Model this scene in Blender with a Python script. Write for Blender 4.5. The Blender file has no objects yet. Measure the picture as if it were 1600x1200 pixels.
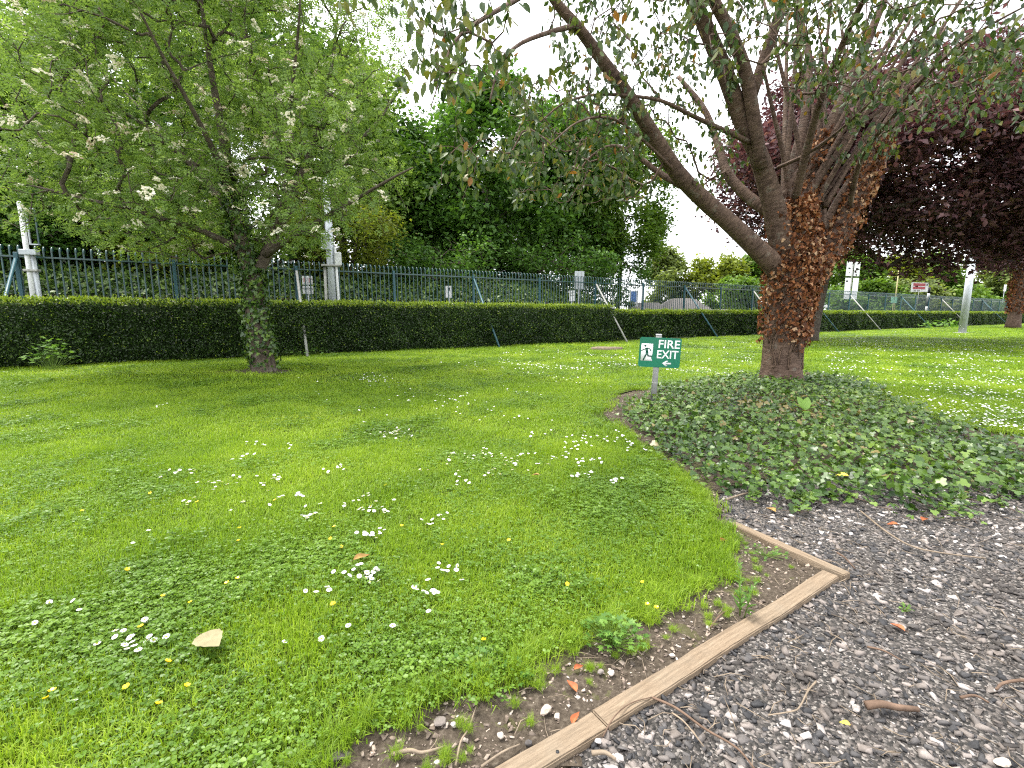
import bpy, bmesh, math, random
import numpy as np
from mathutils import Vector, Matrix

random.seed(7)
RNG = np.random.default_rng(11)
SC = bpy.context.scene
COL = SC.collection

# ------------------------------------------------------------------ camera
FPX = 740.0                      # focal length in pixels of the 1600 px wide photograph
EYE = 1.5
PITCH = math.atan(110.0 / FPX)
cam_data = bpy.data.cameras.new('camera')
cam_data.sensor_width = 36.0
cam_data.lens = FPX / 1600.0 * 36.0
cam_data.clip_start = 0.05
cam_data.clip_end = 2000.0
cam = bpy.data.objects.new('camera', cam_data)
COL.objects.link(cam)
cam.location = (0, 0, EYE)
cam.rotation_euler = (math.pi / 2 - PITCH, 0, 0)
SC.camera = cam

# ------------------------------------------------------------------ sky, sun, exposure
SUN_AZ = math.atan2(-0.62, 0.36)         # from +Y towards +X
SUN_EL = math.radians(66)
world = bpy.data.worlds.new('World')
SC.world = world
world.use_nodes = True
wn = world.node_tree
wn.nodes.clear()
w_out = wn.nodes.new('ShaderNodeOutputWorld')
w_bg = wn.nodes.new('ShaderNodeBackground')
w_sky = wn.nodes.new('ShaderNodeTexSky')
w_sky.sky_type = 'NISHITA'
w_sky.sun_disc = False
w_sky.sun_elevation = SUN_EL
w_sky.sun_rotation = SUN_AZ
w_tc = wn.nodes.new('ShaderNodeTexCoord')
w_noise = wn.nodes.new('ShaderNodeTexNoise')
w_noise.inputs['Scale'].default_value = 2.2
w_noise.inputs['Detail'].default_value = 5.0
w_noise.inputs['Roughness'].default_value = 0.6
w_ramp = wn.nodes.new('ShaderNodeValToRGB')
w_ramp.color_ramp.elements[0].position = 0.32
w_ramp.color_ramp.elements[0].color = (2.3, 2.34, 2.7, 1)
w_ramp.color_ramp.elements[1].position = 0.58
w_ramp.color_ramp.elements[1].color = (11.5, 11.5, 11.6, 1)
w_mix = wn.nodes.new('ShaderNodeMixRGB')
w_mix.inputs['Fac'].default_value = 0.86
wn.links.new(w_tc.outputs['Generated'], w_noise.inputs['Vector'])
wn.links.new(w_noise.outputs['Fac'], w_ramp.inputs['Fac'])
wn.links.new(w_sky.outputs['Color'], w_mix.inputs['Color1'])
wn.links.new(w_ramp.outputs['Color'], w_mix.inputs['Color2'])
wn.links.new(w_mix.outputs['Color'], w_bg.inputs['Color'])
w_bg.inputs['Strength'].default_value = 0.10
wn.links.new(w_bg.outputs['Background'], w_out.inputs['Surface'])

sun_data = bpy.data.lights.new('sun', 'SUN')
sun_data.energy = 1.9
sun_data.angle = math.radians(20)
sun_data.color = (1.0, 0.96, 0.88)
sun = bpy.data.objects.new('sun', sun_data)
COL.objects.link(sun)
sun_vec = Vector((math.sin(SUN_AZ) * math.cos(SUN_EL), math.cos(SUN_AZ) * math.cos(SUN_EL), math.sin(SUN_EL)))
sun.rotation_euler = sun_vec.to_track_quat('Z', 'Y').to_euler()

SC.view_settings.view_transform = 'Standard'
SC.view_settings.look = 'None'
SC.view_settings.gamma = 1.0
SC.view_settings.use_curve_mapping = False
SC.view_settings.exposure = 1.92
SC.render.engine = 'CYCLES'
SC.cycles.adaptive_threshold = 0.015
SC.cycles.use_denoising = False
SC.cycles.filter_width = 1.2
SC.cycles.max_bounces = 5
SC.cycles.diffuse_bounces = 3
SC.cycles.glossy_bounces = 2
SC.cycles.transmission_bounces = 4
SC.cycles.transparent_max_bounces = 4

# ------------------------------------------------------------------ places
CP, SP = math.cos(PITCH), math.sin(PITCH)


def ray(px, py):
    a, b = (px - 800.0) / FPX, (600.0 - py) / FPX
    return np.array([a, CP + b * SP, -SP + b * CP])


def gp(px, py, z=0.0):
    r = ray(px, py)
    t = (z - EYE) / r[2]
    return np.array([r[0] * t, r[1] * t, z])


def pd(px, py, depth):
    r = ray(px, py)
    t = depth / r[1]
    return np.array([r[0] * t, depth, EYE + r[2] * t])


FD = np.array([0.8424, 0.5391])       # along the fence
FN = np.array([-0.5391, 0.8424])      # away from the lawn


def W(s, n, z=0.0):
    p = FD * s + FN * n
    return np.array([p[0], p[1], z])


def fence_depth(px, n):
    rx = (px - 800.0) / FPX
    return n / (FN[0] * rx + FN[1])


TREE_XY = pd(1220, 590, 9.35)[:2]


def height(x, y):
    x = np.asarray(x, float)
    y = np.asarray(y, float)
    dx, dy = x - TREE_XY[0] + 0.2, y - TREE_XY[1] + 0.5
    m = 0.17 * np.exp(-((dx / 2.3) ** 2 + (dy / 2.3) ** 2))
    u = 0.02 * np.sin(x * 0.7 + 1.3) * np.cos(y * 0.55) + 0.012 * np.sin(x * 1.7 + y * 1.1)
    near = np.clip((y - 3.0) / 4.0, 0, 1)
    return m + u * near


def in_poly(x, y, poly):
    x = np.asarray(x, float)
    y = np.asarray(y, float)
    inside = np.zeros(x.shape, bool)
    n = len(poly)
    j = n - 1
    for i in range(n):
        xi, yi = poly[i]
        xj, yj = poly[j]
        c = ((yi > y) != (yj > y)) & (x < (xj - xi) * (y - yi) / (yj - yi + 1e-12) + xi)
        inside ^= c
        j = i
    return inside


def ground_poly(pxs):
    return [tuple(gp(a, b)[:2]) for a, b in pxs]


BED = ground_poly([(430, 1330), (520, 1200), (585, 1150), (640, 1108), (705, 1085), (770, 1092), (835, 1045), (880, 1035),
                   (905, 1010), (960, 985), (1015, 958), (1090, 930), (1140, 895), (1135, 850), (1118, 800), (1075, 752), (1010, 702),
                   (962, 668), (938, 645), (950, 620), (1040, 606), (1110, 600), (1180, 600), (1290, 596), (1340, 612), (1400, 638), (1470, 662),
                   (1530, 674), (1600, 682), (1900, 705), (2200, 900), (2200, 1330)])
GRAVEL = ground_poly([(820, 1330), (932, 1125), (1300, 897), (1146, 819), (1118, 775), (1150, 755), (1300, 740), (1600, 745), (2100, 760), (2200, 1330)])
IVY = ground_poly([(975, 640), (985, 660), (1020, 690), (1075, 735), (1120, 768), (1180, 782), (1280, 785), (1400, 790), (1470, 797),
                   (1540, 790), (1620, 775), (1900, 770), (1900, 715), (1600, 706), (1530, 690), (1470, 668), (1400, 642), (1340, 616),
                   (1290, 600), (1180, 600), (1110, 606), (1040, 616)])
LEFT_TREE = gp(412, 580)
SLAB = gp(940, 547)

# ------------------------------------------------------------------ materials
def new_mat(name):
    m = bpy.data.materials.new(name)
    m.use_nodes = True
    nt = m.node_tree
    nt.nodes.clear()
    out = nt.nodes.new('ShaderNodeOutputMaterial')
    return m, nt, out


def ramp(nt, src, stops):
    r = nt.nodes.new('ShaderNodeValToRGB')
    els = r.color_ramp.elements
    while len(els) < len(stops):
        els.new(0.5)
    for e, (p, c) in zip(els, stops):
        e.position = p
        e.color = (c[0], c[1], c[2], 1)
    nt.links.new(src, r.inputs['Fac'])
    return r.outputs['Color']


def noise(nt, scale, detail=3.0, rough=0.55, coord='Object', stretch=None):
    tc = nt.nodes.new('ShaderNodeTexCoord')
    n = nt.nodes.new('ShaderNodeTexNoise')
    n.inputs['Scale'].default_value = scale
    n.inputs['Detail'].default_value = detail
    n.inputs['Roughness'].default_value = rough
    if coord == 'World':
        g = nt.nodes.new('ShaderNodeNewGeometry')
        src = g.outputs['Position']
    else:
        src = tc.outputs[coord]
    if stretch:
        mp = nt.nodes.new('ShaderNodeMapping')
        mp.inputs['Scale'].default_value = stretch
        nt.links.new(src, mp.inputs['Vector'])
        src = mp.outputs['Vector']
    nt.links.new(src, n.inputs['Vector'])
    return n.outputs['Fac']


def math_node(nt, op, a, b):
    m = nt.nodes.new('ShaderNodeMath')
    m.operation = op
    for i, v in enumerate((a, b)):
        if isinstance(v, (int, float)):
            m.inputs[i].default_value = v
        else:
            nt.links.new(v, m.inputs[i])
    return m.outputs[0]


def mix_rgb(nt, kind, fac, a, b):
    m = nt.nodes.new('ShaderNodeMixRGB')
    m.blend_type = kind
    for i, v in (('Fac', fac), ('Color1', a), ('Color2', b)):
        if isinstance(v, (int, float)):
            m.inputs[i].default_value = v
        elif isinstance(v, tuple):
            m.inputs[i].default_value = (v[0], v[1], v[2], 1)
        else:
            nt.links.new(v, m.inputs[i])
    return m.outputs['Color']


def principled(nt, out, color, rough=0.7, spec=0.3, metal=0.0, bump=None, bump_strength=0.4, bump_dist=0.01):
    p = nt.nodes.new('ShaderNodeBsdfPrincipled')
    if isinstance(color, tuple):
        p.inputs['Base Color'].default_value = (color[0], color[1], color[2], 1)
    else:
        nt.links.new(color, p.inputs['Base Color'])
    p.inputs['Roughness'].default_value = rough
    p.inputs['Specular IOR Level'].default_value = spec
    p.inputs['Metallic'].default_value = metal
    if bump is not None:
        b = nt.nodes.new('ShaderNodeBump')
        b.inputs['Strength'].default_value = bump_strength
        b.inputs['Distance'].default_value = bump_dist
        nt.links.new(bump, b.inputs['Height'])
        nt.links.new(b.outputs['Normal'], p.inputs['Normal'])
    if out is not None:
        nt.links.new(p.outputs['BSDF'], out.inputs['Surface'])
    return p


def leaf_mat(name, stops, trans=0.38, rough=0.5, spec=0.25, world_scale=None, instanced=False, tint=(1.35, 1.35, 0.7)):
    m, nt, out = new_mat(name)
    at = nt.nodes.new('ShaderNodeAttribute')
    at.attribute_name = 'rnd'
    f = at.outputs['Fac']
    if instanced:
        oi = nt.nodes.new('ShaderNodeObjectInfo')
        f = math_node(nt, 'ADD', math_node(nt, 'MULTIPLY', f, 0.7), math_node(nt, 'MULTIPLY', oi.outputs['Random'], 0.3))
    if world_scale:
        n = noise(nt, world_scale, 3.0, 0.55, 'World')
        f = math_node(nt, 'ADD', math_node(nt, 'MULTIPLY', f, 0.5), math_node(nt, 'ADD', math_node(nt, 'MULTIPLY', math_node(nt, 'SUBTRACT', n, 0.5), 1.25), 0.27))
    col = ramp(nt, f, stops)
    p = principled(nt, None, col, rough, spec)
    t = nt.nodes.new('ShaderNodeBsdfTranslucent')
    tc = mix_rgb(nt, 'MULTIPLY', 1.0, col, tint)
    nt.links.new(tc, t.inputs['Color'])
    mx = nt.nodes.new('ShaderNodeMixShader')
    mx.inputs['Fac'].default_value = trans
    nt.links.new(p.outputs['BSDF'], mx.inputs[1])
    nt.links.new(t.outputs['BSDF'], mx.inputs[2])
    nt.links.new(mx.outputs['Shader'], out.inputs['Surface'])
    return m


def plain_mat(name, color, rough=0.6, spec=0.3, metal=0.0, var=0.25, scale=6.0, bump=0.0):
    m, nt, out = new_mat(name)
    n = noise(nt, scale, 5.0, 0.6)
    lo = tuple(c * (1 - var) for c in color)
    hi = tuple(min(1.0, c * (1 + var)) for c in color)
    col = ramp(nt, n, [(0.3, lo), (0.7, hi)])
    principled(nt, out, col, rough, spec, metal, n if bump else None, bump, 0.01)
    return m


def bark_mat(name, dark, light, stretch, scale=7.0, bump=0.8):
    m, nt, out = new_mat(name)
    tcn = nt.nodes.new('ShaderNodeTexCoord')
    at = nt.nodes.new('ShaderNodeAttribute')
    at.attribute_name = 'rnd'                  # distance along the limb
    n4 = nt.nodes.new('ShaderNodeTexNoise')
    n4.noise_dimensions = '4D'
    n4.inputs['Scale'].default_value = scale
    n4.inputs['Detail'].default_value = 6.0
    n4.inputs['Roughness'].default_value = 0.68
    mp = nt.nodes.new('ShaderNodeMapping')
    mp.inputs['Scale'].default_value = stretch[:3]
    nt.links.new(tcn.outputs['Object'], mp.inputs['Vector'])
    nt.links.new(mp.outputs['Vector'], n4.inputs['Vector'])
    nt.links.new(math_node(nt, 'MULTIPLY', at.outputs['Fac'], stretch[3]), n4.inputs['W'])
    n = n4.outputs['Fac']
    n2 = noise(nt, 2.5, 3.0, 0.5, 'Object')
    col = ramp(nt, n, [(0.28, dark), (0.5, tuple((a + b) / 2 for a, b in zip(dark, light))), (0.72, light)])
    col = mix_rgb(nt, 'MULTIPLY', 0.5, col, ramp(nt, n2, [(0.3, (0.55, 0.5, 0.5)), (0.7, (1.15, 1.1, 1.0))]))
    n3 = noise(nt, 5.0, 6.0, 0.7, 'Object')
    col = mix_rgb(nt, 'MIX', math_node(nt, 'MULTIPLY', math_node(nt, 'GREATER_THAN', n3, 0.6), 0.32), col, (0.20, 0.195, 0.16))
    principled(nt, out, col, 0.8, 0.2, 0, math_node(nt, 'ADD', n, math_node(nt, 'MULTIPLY', n3, 0.8)), bump, 0.03)
    return m


M = {}
M['grass'] = leaf_mat('grass_blades', [(0.0, (0.04615, 0.1017, 0.009212)), (0.3, (0.127, 0.2231, 0.01535)), (0.6, (0.2193, 0.3322, 0.02304)), (0.85, (0.3231, 0.4278, 0.043)), (1.0, (0.4385, 0.4464, 0.1382))],
                      0.42, 0.45, 0.3, 0.55, True, (1.25, 1.3, 0.6))
M['clover'] = leaf_mat('clover_leaves', [(0.0, (0.046, 0.1043, 0.01061)), (0.5, (0.1012, 0.1939, 0.01724)), (1.0, (0.1898, 0.3067, 0.03448))], 0.36, 0.42, 0.35, 0.8, True, (1.25, 1.25, 0.6))
M['sycamore'] = leaf_mat('sycamore_leaves', [(0.0, (0.024, 0.0624, 0.012)), (0.5, (0.06, 0.138, 0.0216)), (1.0, (0.132, 0.258, 0.0384))], 0.38, 0.5, 0.3)
M['midgreen'] = leaf_mat('mid_green_leaves', [(0.0, (0.046, 0.09775, 0.0138)), (0.5, (0.092, 0.1725, 0.023)), (1.0, (0.1725, 0.276, 0.04025))], 0.4)
M['yellowgreen'] = leaf_mat('yellow_green_leaves', [(0.0, (0.07, 0.10, 0.012)), (0.5, (0.15, 0.19, 0.022)), (1.0, (0.27, 0.31, 0.04))], 0.45)
M['farleaf'] = leaf_mat('far_pale_leaves', [(0.0, (0.07, 0.10, 0.03)), (0.5, (0.15, 0.20, 0.055)), (1.0, (0.25, 0.30, 0.09))], 0.4)
M['rowan'] = leaf_mat('flowering_tree_leaves', [(0.0, (0.07865, 0.1338, 0.0396)), (0.5, (0.1645, 0.2605, 0.0693)), (0.9, (0.2574, 0.3661, 0.09075)), (1.0, (0.3718, 0.4646, 0.1073))], 0.48)
M['cherry'] = leaf_mat('cherry_leaves', [(0.0, (0.027, 0.0522, 0.018)), (0.45, (0.0558, 0.0945, 0.027)), (0.78, (0.099, 0.135, 0.0315)), (0.96, (0.144, 0.1395, 0.0315)), (0.985, (0.234, 0.108, 0.027))], 0.33, 0.45, 0.35)
M['purple'] = leaf_mat('purple_leaves', [(0.0, (0.03229, 0.01888, 0.02106)), (0.5, (0.09153, 0.04404, 0.04914)), (0.85, (0.1723, 0.08652, 0.08775)), (1.0, (0.2368, 0.1573, 0.1053))], 0.3, 0.5, 0.3, None, False, (1.35, 0.95, 0.9))
M['hedge'] = leaf_mat('hedge_leaves', [(0.0, (0.009775, 0.02542, 0.004888)), (0.5, (0.02932, 0.06451, 0.009775)), (0.8, (0.06354, 0.1173, 0.01564)), (0.86, (0.1662, 0.2541, 0.0215)), (1.0, (0.2932, 0.3715, 0.03421))], 0.33, 0.38, 0.45)
M['ivy'] = leaf_mat('ivy_leaves', [(0.0, (0.01323, 0.03702, 0.008482)), (0.4, (0.04298, 0.09256, 0.01414)), (0.7, (0.09504, 0.1675, 0.02262)), (0.93, (0.1653, 0.2468, 0.04242)), (1.0, (0.1819, 0.1499, 0.04948))], 0.22, 0.36, 0.5)
M['deadivy'] = leaf_mat('dead_ivy_leaves', [(0.0, (0.05313, 0.02112, 0.01045)), (0.4, (0.1806, 0.06336, 0.02299)), (0.75, (0.3187, 0.132, 0.05016)), (1.0, (0.51, 0.3485, 0.209))], 0.2, 0.6, 0.2, None, False, (1.2, 1.0, 0.8))
M['weed'] = leaf_mat('weed_leaves', [(0.0, (0.05, 0.12, 0.02)), (0.5, (0.09, 0.19, 0.03)), (1.0, (0.16, 0.28, 0.05))], 0.35)
M['petal'] = leaf_mat('white_petals', [(0.0, (0.72, 0.72, 0.72)), (1.0, (0.85, 0.85, 0.84))], 0.25, 0.6, 0.2, None, False, (1, 1, 1))
M['butter'] = leaf_mat('buttercup_petals', [(0.0, (0.72, 0.50, 0.008)), (1.0, (0.8, 0.6, 0.015))], 0.2, 0.3, 0.5, None, False, (1, 1, 1))
M['blossom'] = leaf_mat('cream_blossom', [(0.0, (0.55, 0.42, 0.30)), (0.4, (0.72, 0.67, 0.48)), (1.0, (0.84, 0.82, 0.70))], 0.3, 0.7, 0.1, None, False, (1, 1, 1))
M['yolk'] = plain_mat('daisy_centre', (0.75, 0.45, 0.02), 0.7)
M['stem'] = plain_mat('green_stem', (0.12, 0.20, 0.03), 0.6)
M['bark_cherry'] = bark_mat('cherry_bark', (0.036, 0.022, 0.016), (0.19, 0.130, 0.098), (1.6, 1.6, 1.6, 4.5), 4.5, 1.0)
M['bark_grey'] = bark_mat('grey_bark', (0.035, 0.028, 0.022), (0.14, 0.115, 0.085), (2.0, 2.0, 2.0, 0.3), 6.0)
M['bark_dark'] = bark_mat('dark_bark', (0.03, 0.025, 0.02), (0.11, 0.09, 0.07), (2.0, 2.0, 2.0, 0.3), 6.0)
M['teal'] = plain_mat('teal_paint', (0.012, 0.054, 0.054), 0.33, 0.6, 0, 0.3, 9)
M['bluepost'] = plain_mat('blue_teal_paint', (0.022, 0.075, 0.095), 0.45, 0.4, 0, 0.2, 5)
M['galv'] = plain_mat('galvanised_steel', (0.42, 0.45, 0.48), 0.5, 0.4, 0.25, 0.15, 8)
M['galv_dull'] = plain_mat('weathered_steel', (0.30, 0.30, 0.28), 0.6, 0.3, 0.2, 0.25, 10)
M['signgreen'] = plain_mat('sign_green', (0.003, 0.14, 0.075), 0.35, 0.4, 0, 0.06, 3)
M['signdark'] = plain_mat('pictogram_dark_green', (0.004, 0.07, 0.045), 0.4, 0.4, 0, 0.05, 3)
M['white'] = plain_mat('sign_white', (0.78, 0.79, 0.80), 0.45, 0.4, 0, 0.06, 4)
M['dirtywhite'] = plain_mat('dirty_white', (0.60, 0.61, 0.62), 0.5, 0.3, 0, 0.12, 4)
M['red'] = plain_mat('sign_red', (0.42, 0.035, 0.05), 0.45, 0.3, 0, 0.15, 4)
M['pink'] = plain_mat('sign_faded_red', (0.65, 0.36, 0.38), 0.45, 0.3, 0, 0.15, 4)
M['bluesign'] = plain_mat('poster_blue', (0.10, 0.20, 0.50), 0.45, 0.3, 0, 0.3, 6)
M['black'] = plain_mat('black_paint', (0.02, 0.02, 0.022), 0.5, 0.3, 0, 0.2, 4)
M['yellow'] = plain_mat('yellow_paint', (0.38, 0.34, 0.16), 0.5, 0.3, 0, 0.2, 4)
M['mint'] = plain_mat('mint_green_paint', (0.25, 0.55, 0.38), 0.5, 0.3, 0, 0.2, 4)
M['post'] = plain_mat('sign_post_grey', (0.25, 0.25, 0.245), 0.65, 0.25, 0, 0.3, 9, 0.2)
M['wall'] = plain_mat('brown_render', (0.13, 0.095, 0.075), 0.85, 0.15, 0, 0.35, 3, 0.5)
M['palewall'] = plain_mat('pale_render', (0.27, 0.25, 0.235), 0.85, 0.15, 0, 0.15, 2, 0.3)
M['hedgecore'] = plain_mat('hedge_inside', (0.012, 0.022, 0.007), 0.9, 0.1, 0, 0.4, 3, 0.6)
M['stump'] = plain_mat('weathered_stump', (0.17, 0.135, 0.10), 0.85, 0.15, 0, 0.4, 12, 0.6)


def wood_mat():
    m, nt, out = new_mat('weathered_timber')
    g = noise(nt, 9.0, 7.0, 0.65, 'Object', (0.45, 9.0, 9.0))
    f = noise(nt, 60.0, 4.0, 0.6, 'Object', (0.6, 6.0, 6.0))
    p = noise(nt, 5.0, 4.0, 0.6, 'Object')
    col = ramp(nt, g, [(0.25, (0.1047, 0.0695, 0.04189)), (0.5, (0.2143, 0.1523, 0.09806)), (0.75, (0.3237, 0.2427, 0.1665))])
    col = mix_rgb(nt, 'MULTIPLY', 0.7, col, ramp(nt, f, [(0.3, (0.55, 0.52, 0.5)), (0.65, (1.05, 1.05, 1.05))]))
    col = mix_rgb(nt, 'MIX', math_node(nt, 'MULTIPLY', p, 0.55), col, (0.20, 0.178, 0.14))
    principled(nt, out, col, 0.85, 0.15, 0, math_node(nt, 'ADD', g, math_node(nt, 'MULTIPLY', f, 0.6)), 0.9, 0.004)
    return m


def soil_mat():
    m, nt, out = new_mat('bare_soil')
    a = noise(nt, 3.0, 6.0, 0.65, 'World')
    b = noise(nt, 45.0, 6.0, 0.7, 'World')
    col = ramp(nt, b, [(0.3, (0.030, 0.023, 0.017)), (0.55, (0.080, 0.064, 0.048)), (0.75, (0.165, 0.138, 0.108))])
    col = mix_rgb(nt, 'MIX', math_node(nt, 'MULTIPLY', math_node(nt, 'GREATER_THAN', a, 0.58), 0.35), col, (0.075, 0.085, 0.02))
    principled(nt, out, col, 0.95, 0.1, 0, b, 1.0, 0.012)
    return m


def gravel_base_mat():
    m, nt, out = new_mat('gravel_grit')
    tc = nt.nodes.new('ShaderNodeNewGeometry')
    v = nt.nodes.new('ShaderNodeTexVoronoi')
    v.inputs['Scale'].default_value = 95.0
    nt.links.new(tc.outputs['Position'], v.inputs['Vector'])
    sep = nt.nodes.new('ShaderNodeSeparateColor')
    nt.links.new(v.outputs['Color'], sep.inputs['Color'])
    col = ramp(nt, sep.outputs[0], [(0.0, (0.022, 0.021, 0.020)), (0.5, (0.06, 0.055, 0.05)), (0.8, (0.12, 0.105, 0.095)), (1.0, (0.25, 0.23, 0.21))])
    principled(nt, out, col, 0.85, 0.2, 0, math_node(nt, 'MULTIPLY', v.outputs['Distance'], -1.0), 1.0, 0.01)
    return m


def stone_mat(name, stops, rough=0.75):
    m, nt, out = new_mat(name)
    at = nt.nodes.new('ShaderNodeAttribute')
    at.attribute_name = 'rnd'
    n = noise(nt, 160.0, 4.0, 0.6, 'World')
    col = ramp(nt, at.outputs['Fac'], stops)
    col = mix_rgb(nt, 'MULTIPLY', 0.6, col, ramp(nt, n, [(0.3, (0.65, 0.64, 0.63)), (0.7, (1.2, 1.2, 1.2))]))
    d = noise(nt, 2.6, 5.0, 0.65, 'World')
    col = mix_rgb(nt, 'MIX', math_node(nt, 'MULTIPLY', math_node(nt, 'GREATER_THAN', d, 0.56), 0.4), col, (0.06, 0.047, 0.036))
    principled(nt, out, col, rough, 0.3, 0, n, 0.3, 0.003)
    return m


def lawn_mat():
    m, nt, out = new_mat('lawn_floor')
    a = noise(nt, 0.5, 5.0, 0.6, 'World')
    b = noise(nt, 30.0, 5.0, 0.7, 'World')
    col = ramp(nt, a, [(0.3, (0.030, 0.048, 0.010)), (0.7, (0.065, 0.090, 0.016))])
    col = mix_rgb(nt, 'MULTIPLY', 0.8, col, ramp(nt, b, [(0.3, (0.45, 0.4, 0.4)), (0.7, (1.2, 1.2, 1.0))]))
    principled(nt, out, col, 0.95, 0.1, 0, b, 1.0, 0.02)
    return m


M['wood'] = wood_mat()
M['soil'] = soil_mat()
M['grit'] = gravel_base_mat()
M['lawn'] = lawn_mat()
GRAVEL_STOPS = [(0.0, (0.02728, 0.02746, 0.02952)), (0.3, (0.05771, 0.05596, 0.05704)), (0.52, (0.0997, 0.09156, 0.08759)), (0.72, (0.1626, 0.1404, 0.1263)),
                (0.87, (0.2623, 0.2289, 0.2087)), (0.955, (0.4407, 0.407, 0.387)), (1.0, (0.6506, 0.6106, 0.5804))]
M['stone'] = stone_mat('gravel_chips', GRAVEL_STOPS)
M['pebble'] = stone_mat('soil_pebbles', [(0.0, (0.085, 0.0687, 0.055)), (0.5, (0.2266, 0.174, 0.1375)), (0.85, (0.4155, 0.3388, 0.2749)), (1.0, (0.5855, 0.522, 0.4582))])
M['twig'] = plain_mat('dry_twig', (0.115, 0.075, 0.052), 0.8, 0.2, 0, 0.45, 14, 0.4)
M['palewtwig'] = plain_mat('pale_dry_twig', (0.21, 0.165, 0.12), 0.8, 0.2, 0, 0.35, 14, 0.4)
M['dryleaf'] = plain_mat('dry_leaf_pale', (0.21, 0.185, 0.105), 0.7, 0.2, 0, 0.2, 25)
M['brownleaf'] = plain_mat('dry_leaf_brown', (0.32, 0.20, 0.07), 0.7, 0.2, 0, 0.35, 25)
M['orangeleaf'] = plain_mat('dry_leaf_orange', (0.30, 0.085, 0.028), 0.6, 0.3, 0, 0.35, 25)
M['yellowleaf'] = plain_mat('yellow_leaf', (0.62, 0.50, 0.06), 0.6, 0.3, 0, 0.2, 25)

# ------------------------------------------------------------------ mesh helpers
def link(o, parent=None):
    COL.objects.link(o)
    if parent is not None:
        o.parent = parent
    return o


def mesh_np(name, V, F, mat, rnd=None, smooth=False):
    """V (n,3); F a list of (m,k) index arrays"""
    V = np.asarray(V, np.float32)
    if not isinstance(F, list):
        F = [F]
    F = [np.asarray(f, np.int32) for f in F if len(f)]
    me = bpy.data.meshes.new(name)
    me.vertices.add(len(V))
    me.vertices.foreach_set('co', V.ravel())
    tot = np.concatenate([np.full(len(f), f.shape[1], np.int32) for f in F])
    loops = np.concatenate([f.ravel() for f in F])
    me.loops.add(len(loops))
    me.loops.foreach_set('vertex_index', loops)
    me.polygons.add(len(tot))
    st = np.zeros(len(tot), np.int32)
    st[1:] = np.cumsum(tot)[:-1]
    me.polygons.foreach_set('loop_start', st)
    me.polygons.foreach_set('loop_total', tot)
    if smooth:
        me.polygons.foreach_set('use_smooth', np.ones(len(tot), bool))
    me.update(calc_edges=True)
    if rnd is not None:
        a = me.attributes.new('rnd', 'FLOAT', 'POINT')
        a.data.foreach_set('value', np.asarray(rnd, np.float32))
    if mat is not None:
        me.materials.append(mat)
    return me


def obj(name, me, parent=None, loc=None):
    o = bpy.data.objects.new(name, me)
    link(o, parent)
    if loc is not None:
        o.location = loc
    return o


def empty(name, loc=(0, 0, 0), rz=0.0):
    o = bpy.data.objects.new(name, None)
    o.location = loc
    o.rotation_euler = (0, 0, rz)
    o.empty_display_size = 0.1
    return link(o)


def tag(o, label=None, cat=None, group=None, kind=None):
    for k, v in (('label', label), ('category', cat), ('group', group), ('kind', kind)):
        if v:
            o[k] = v
    return o


def unit(a):
    return a / (np.linalg.norm(a, axis=-1, keepdims=True) + 1e-9)


def scatter(tmpl, P, D, N, S, rnd=None, rng=RNG):
    """copies of a template (leaf along +Y, facing +Z) at points P, length direction D, facing N, size S"""
    TV, TF = tmpl
    TV = np.asarray(TV, float)
    Y = unit(D)
    Z = unit(N - (N * Y).sum(-1, keepdims=True) * Y)
    X = np.cross(Y, Z)
    S = np.asarray(S, float)
    if S.ndim == 0:
        S = np.full(len(P), S)
    V = (TV[None, :, 0:1] * X[:, None, :] + TV[None, :, 1:2] * Y[:, None, :] + TV[None, :, 2:3] * Z[:, None, :]) * S[:, None, None] + P[:, None, :]
    k = len(TV)
    off = (np.arange(len(P)) * k)[:, None, None]
    F = [(np.asarray(f)[None, :, :] + off).reshape(-1, np.asarray(f).shape[1]) for f in TF]
    r = rng.random(len(P)) if rnd is None else rnd
    return V.reshape(-1, 3), F, np.repeat(r, k)


def merge(parts):
    Vs, Fs, Rs, n = [], {}, [], 0
    for V, F, r in parts:
        Vs.append(V)
        Rs.append(r)
        for f in F:
            Fs.setdefault(f.shape[1], []).append(f + n)
        n += len(V)
    return np.concatenate(Vs), [np.concatenate(v) for v in Fs.values()], np.concatenate(Rs)


def rand_dirs(n, rng=RNG):
    return unit(rng.normal(size=(n, 3)))


# leaf templates (length 1 along Y)
LEAF_DIAMOND = (np.array([(0, 0, 0), (0.27, 0.45, 0.05), (0, 1, -0.06), (-0.27, 0.45, 0.05)]), [np.array([(0, 1, 2), (0, 2, 3)])])
LEAF_OVAL = (np.array([(0, 0, 0), (0.2, 0.2, 0.05), (0.25, 0.5, 0.06), (0.13, 0.8, 0.0), (0, 1.0, -0.1), (-0.13, 0.8, 0.0), (-0.25, 0.5, 0.06), (-0.2, 0.2, 0.05), (0, 0.5, -0.01)]),
             [np.array([(0, 1, 8), (1, 2, 8), (2, 3, 8), (3, 4, 8), (4, 5, 8), (5, 6, 8), (6, 7, 8), (7, 0, 8)])])
LEAF_ROUND = (np.array([(0, 0, 0), (0.38, 0.25, 0.06), (0.40, 0.65, 0.04), (0, 1, -0.08), (-0.40, 0.65, 0.04), (-0.38, 0.25, 0.06)]),
              [np.array([(0, 1, 2), (0, 2, 3), (0, 3, 4), (0, 4, 5)])])
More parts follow.
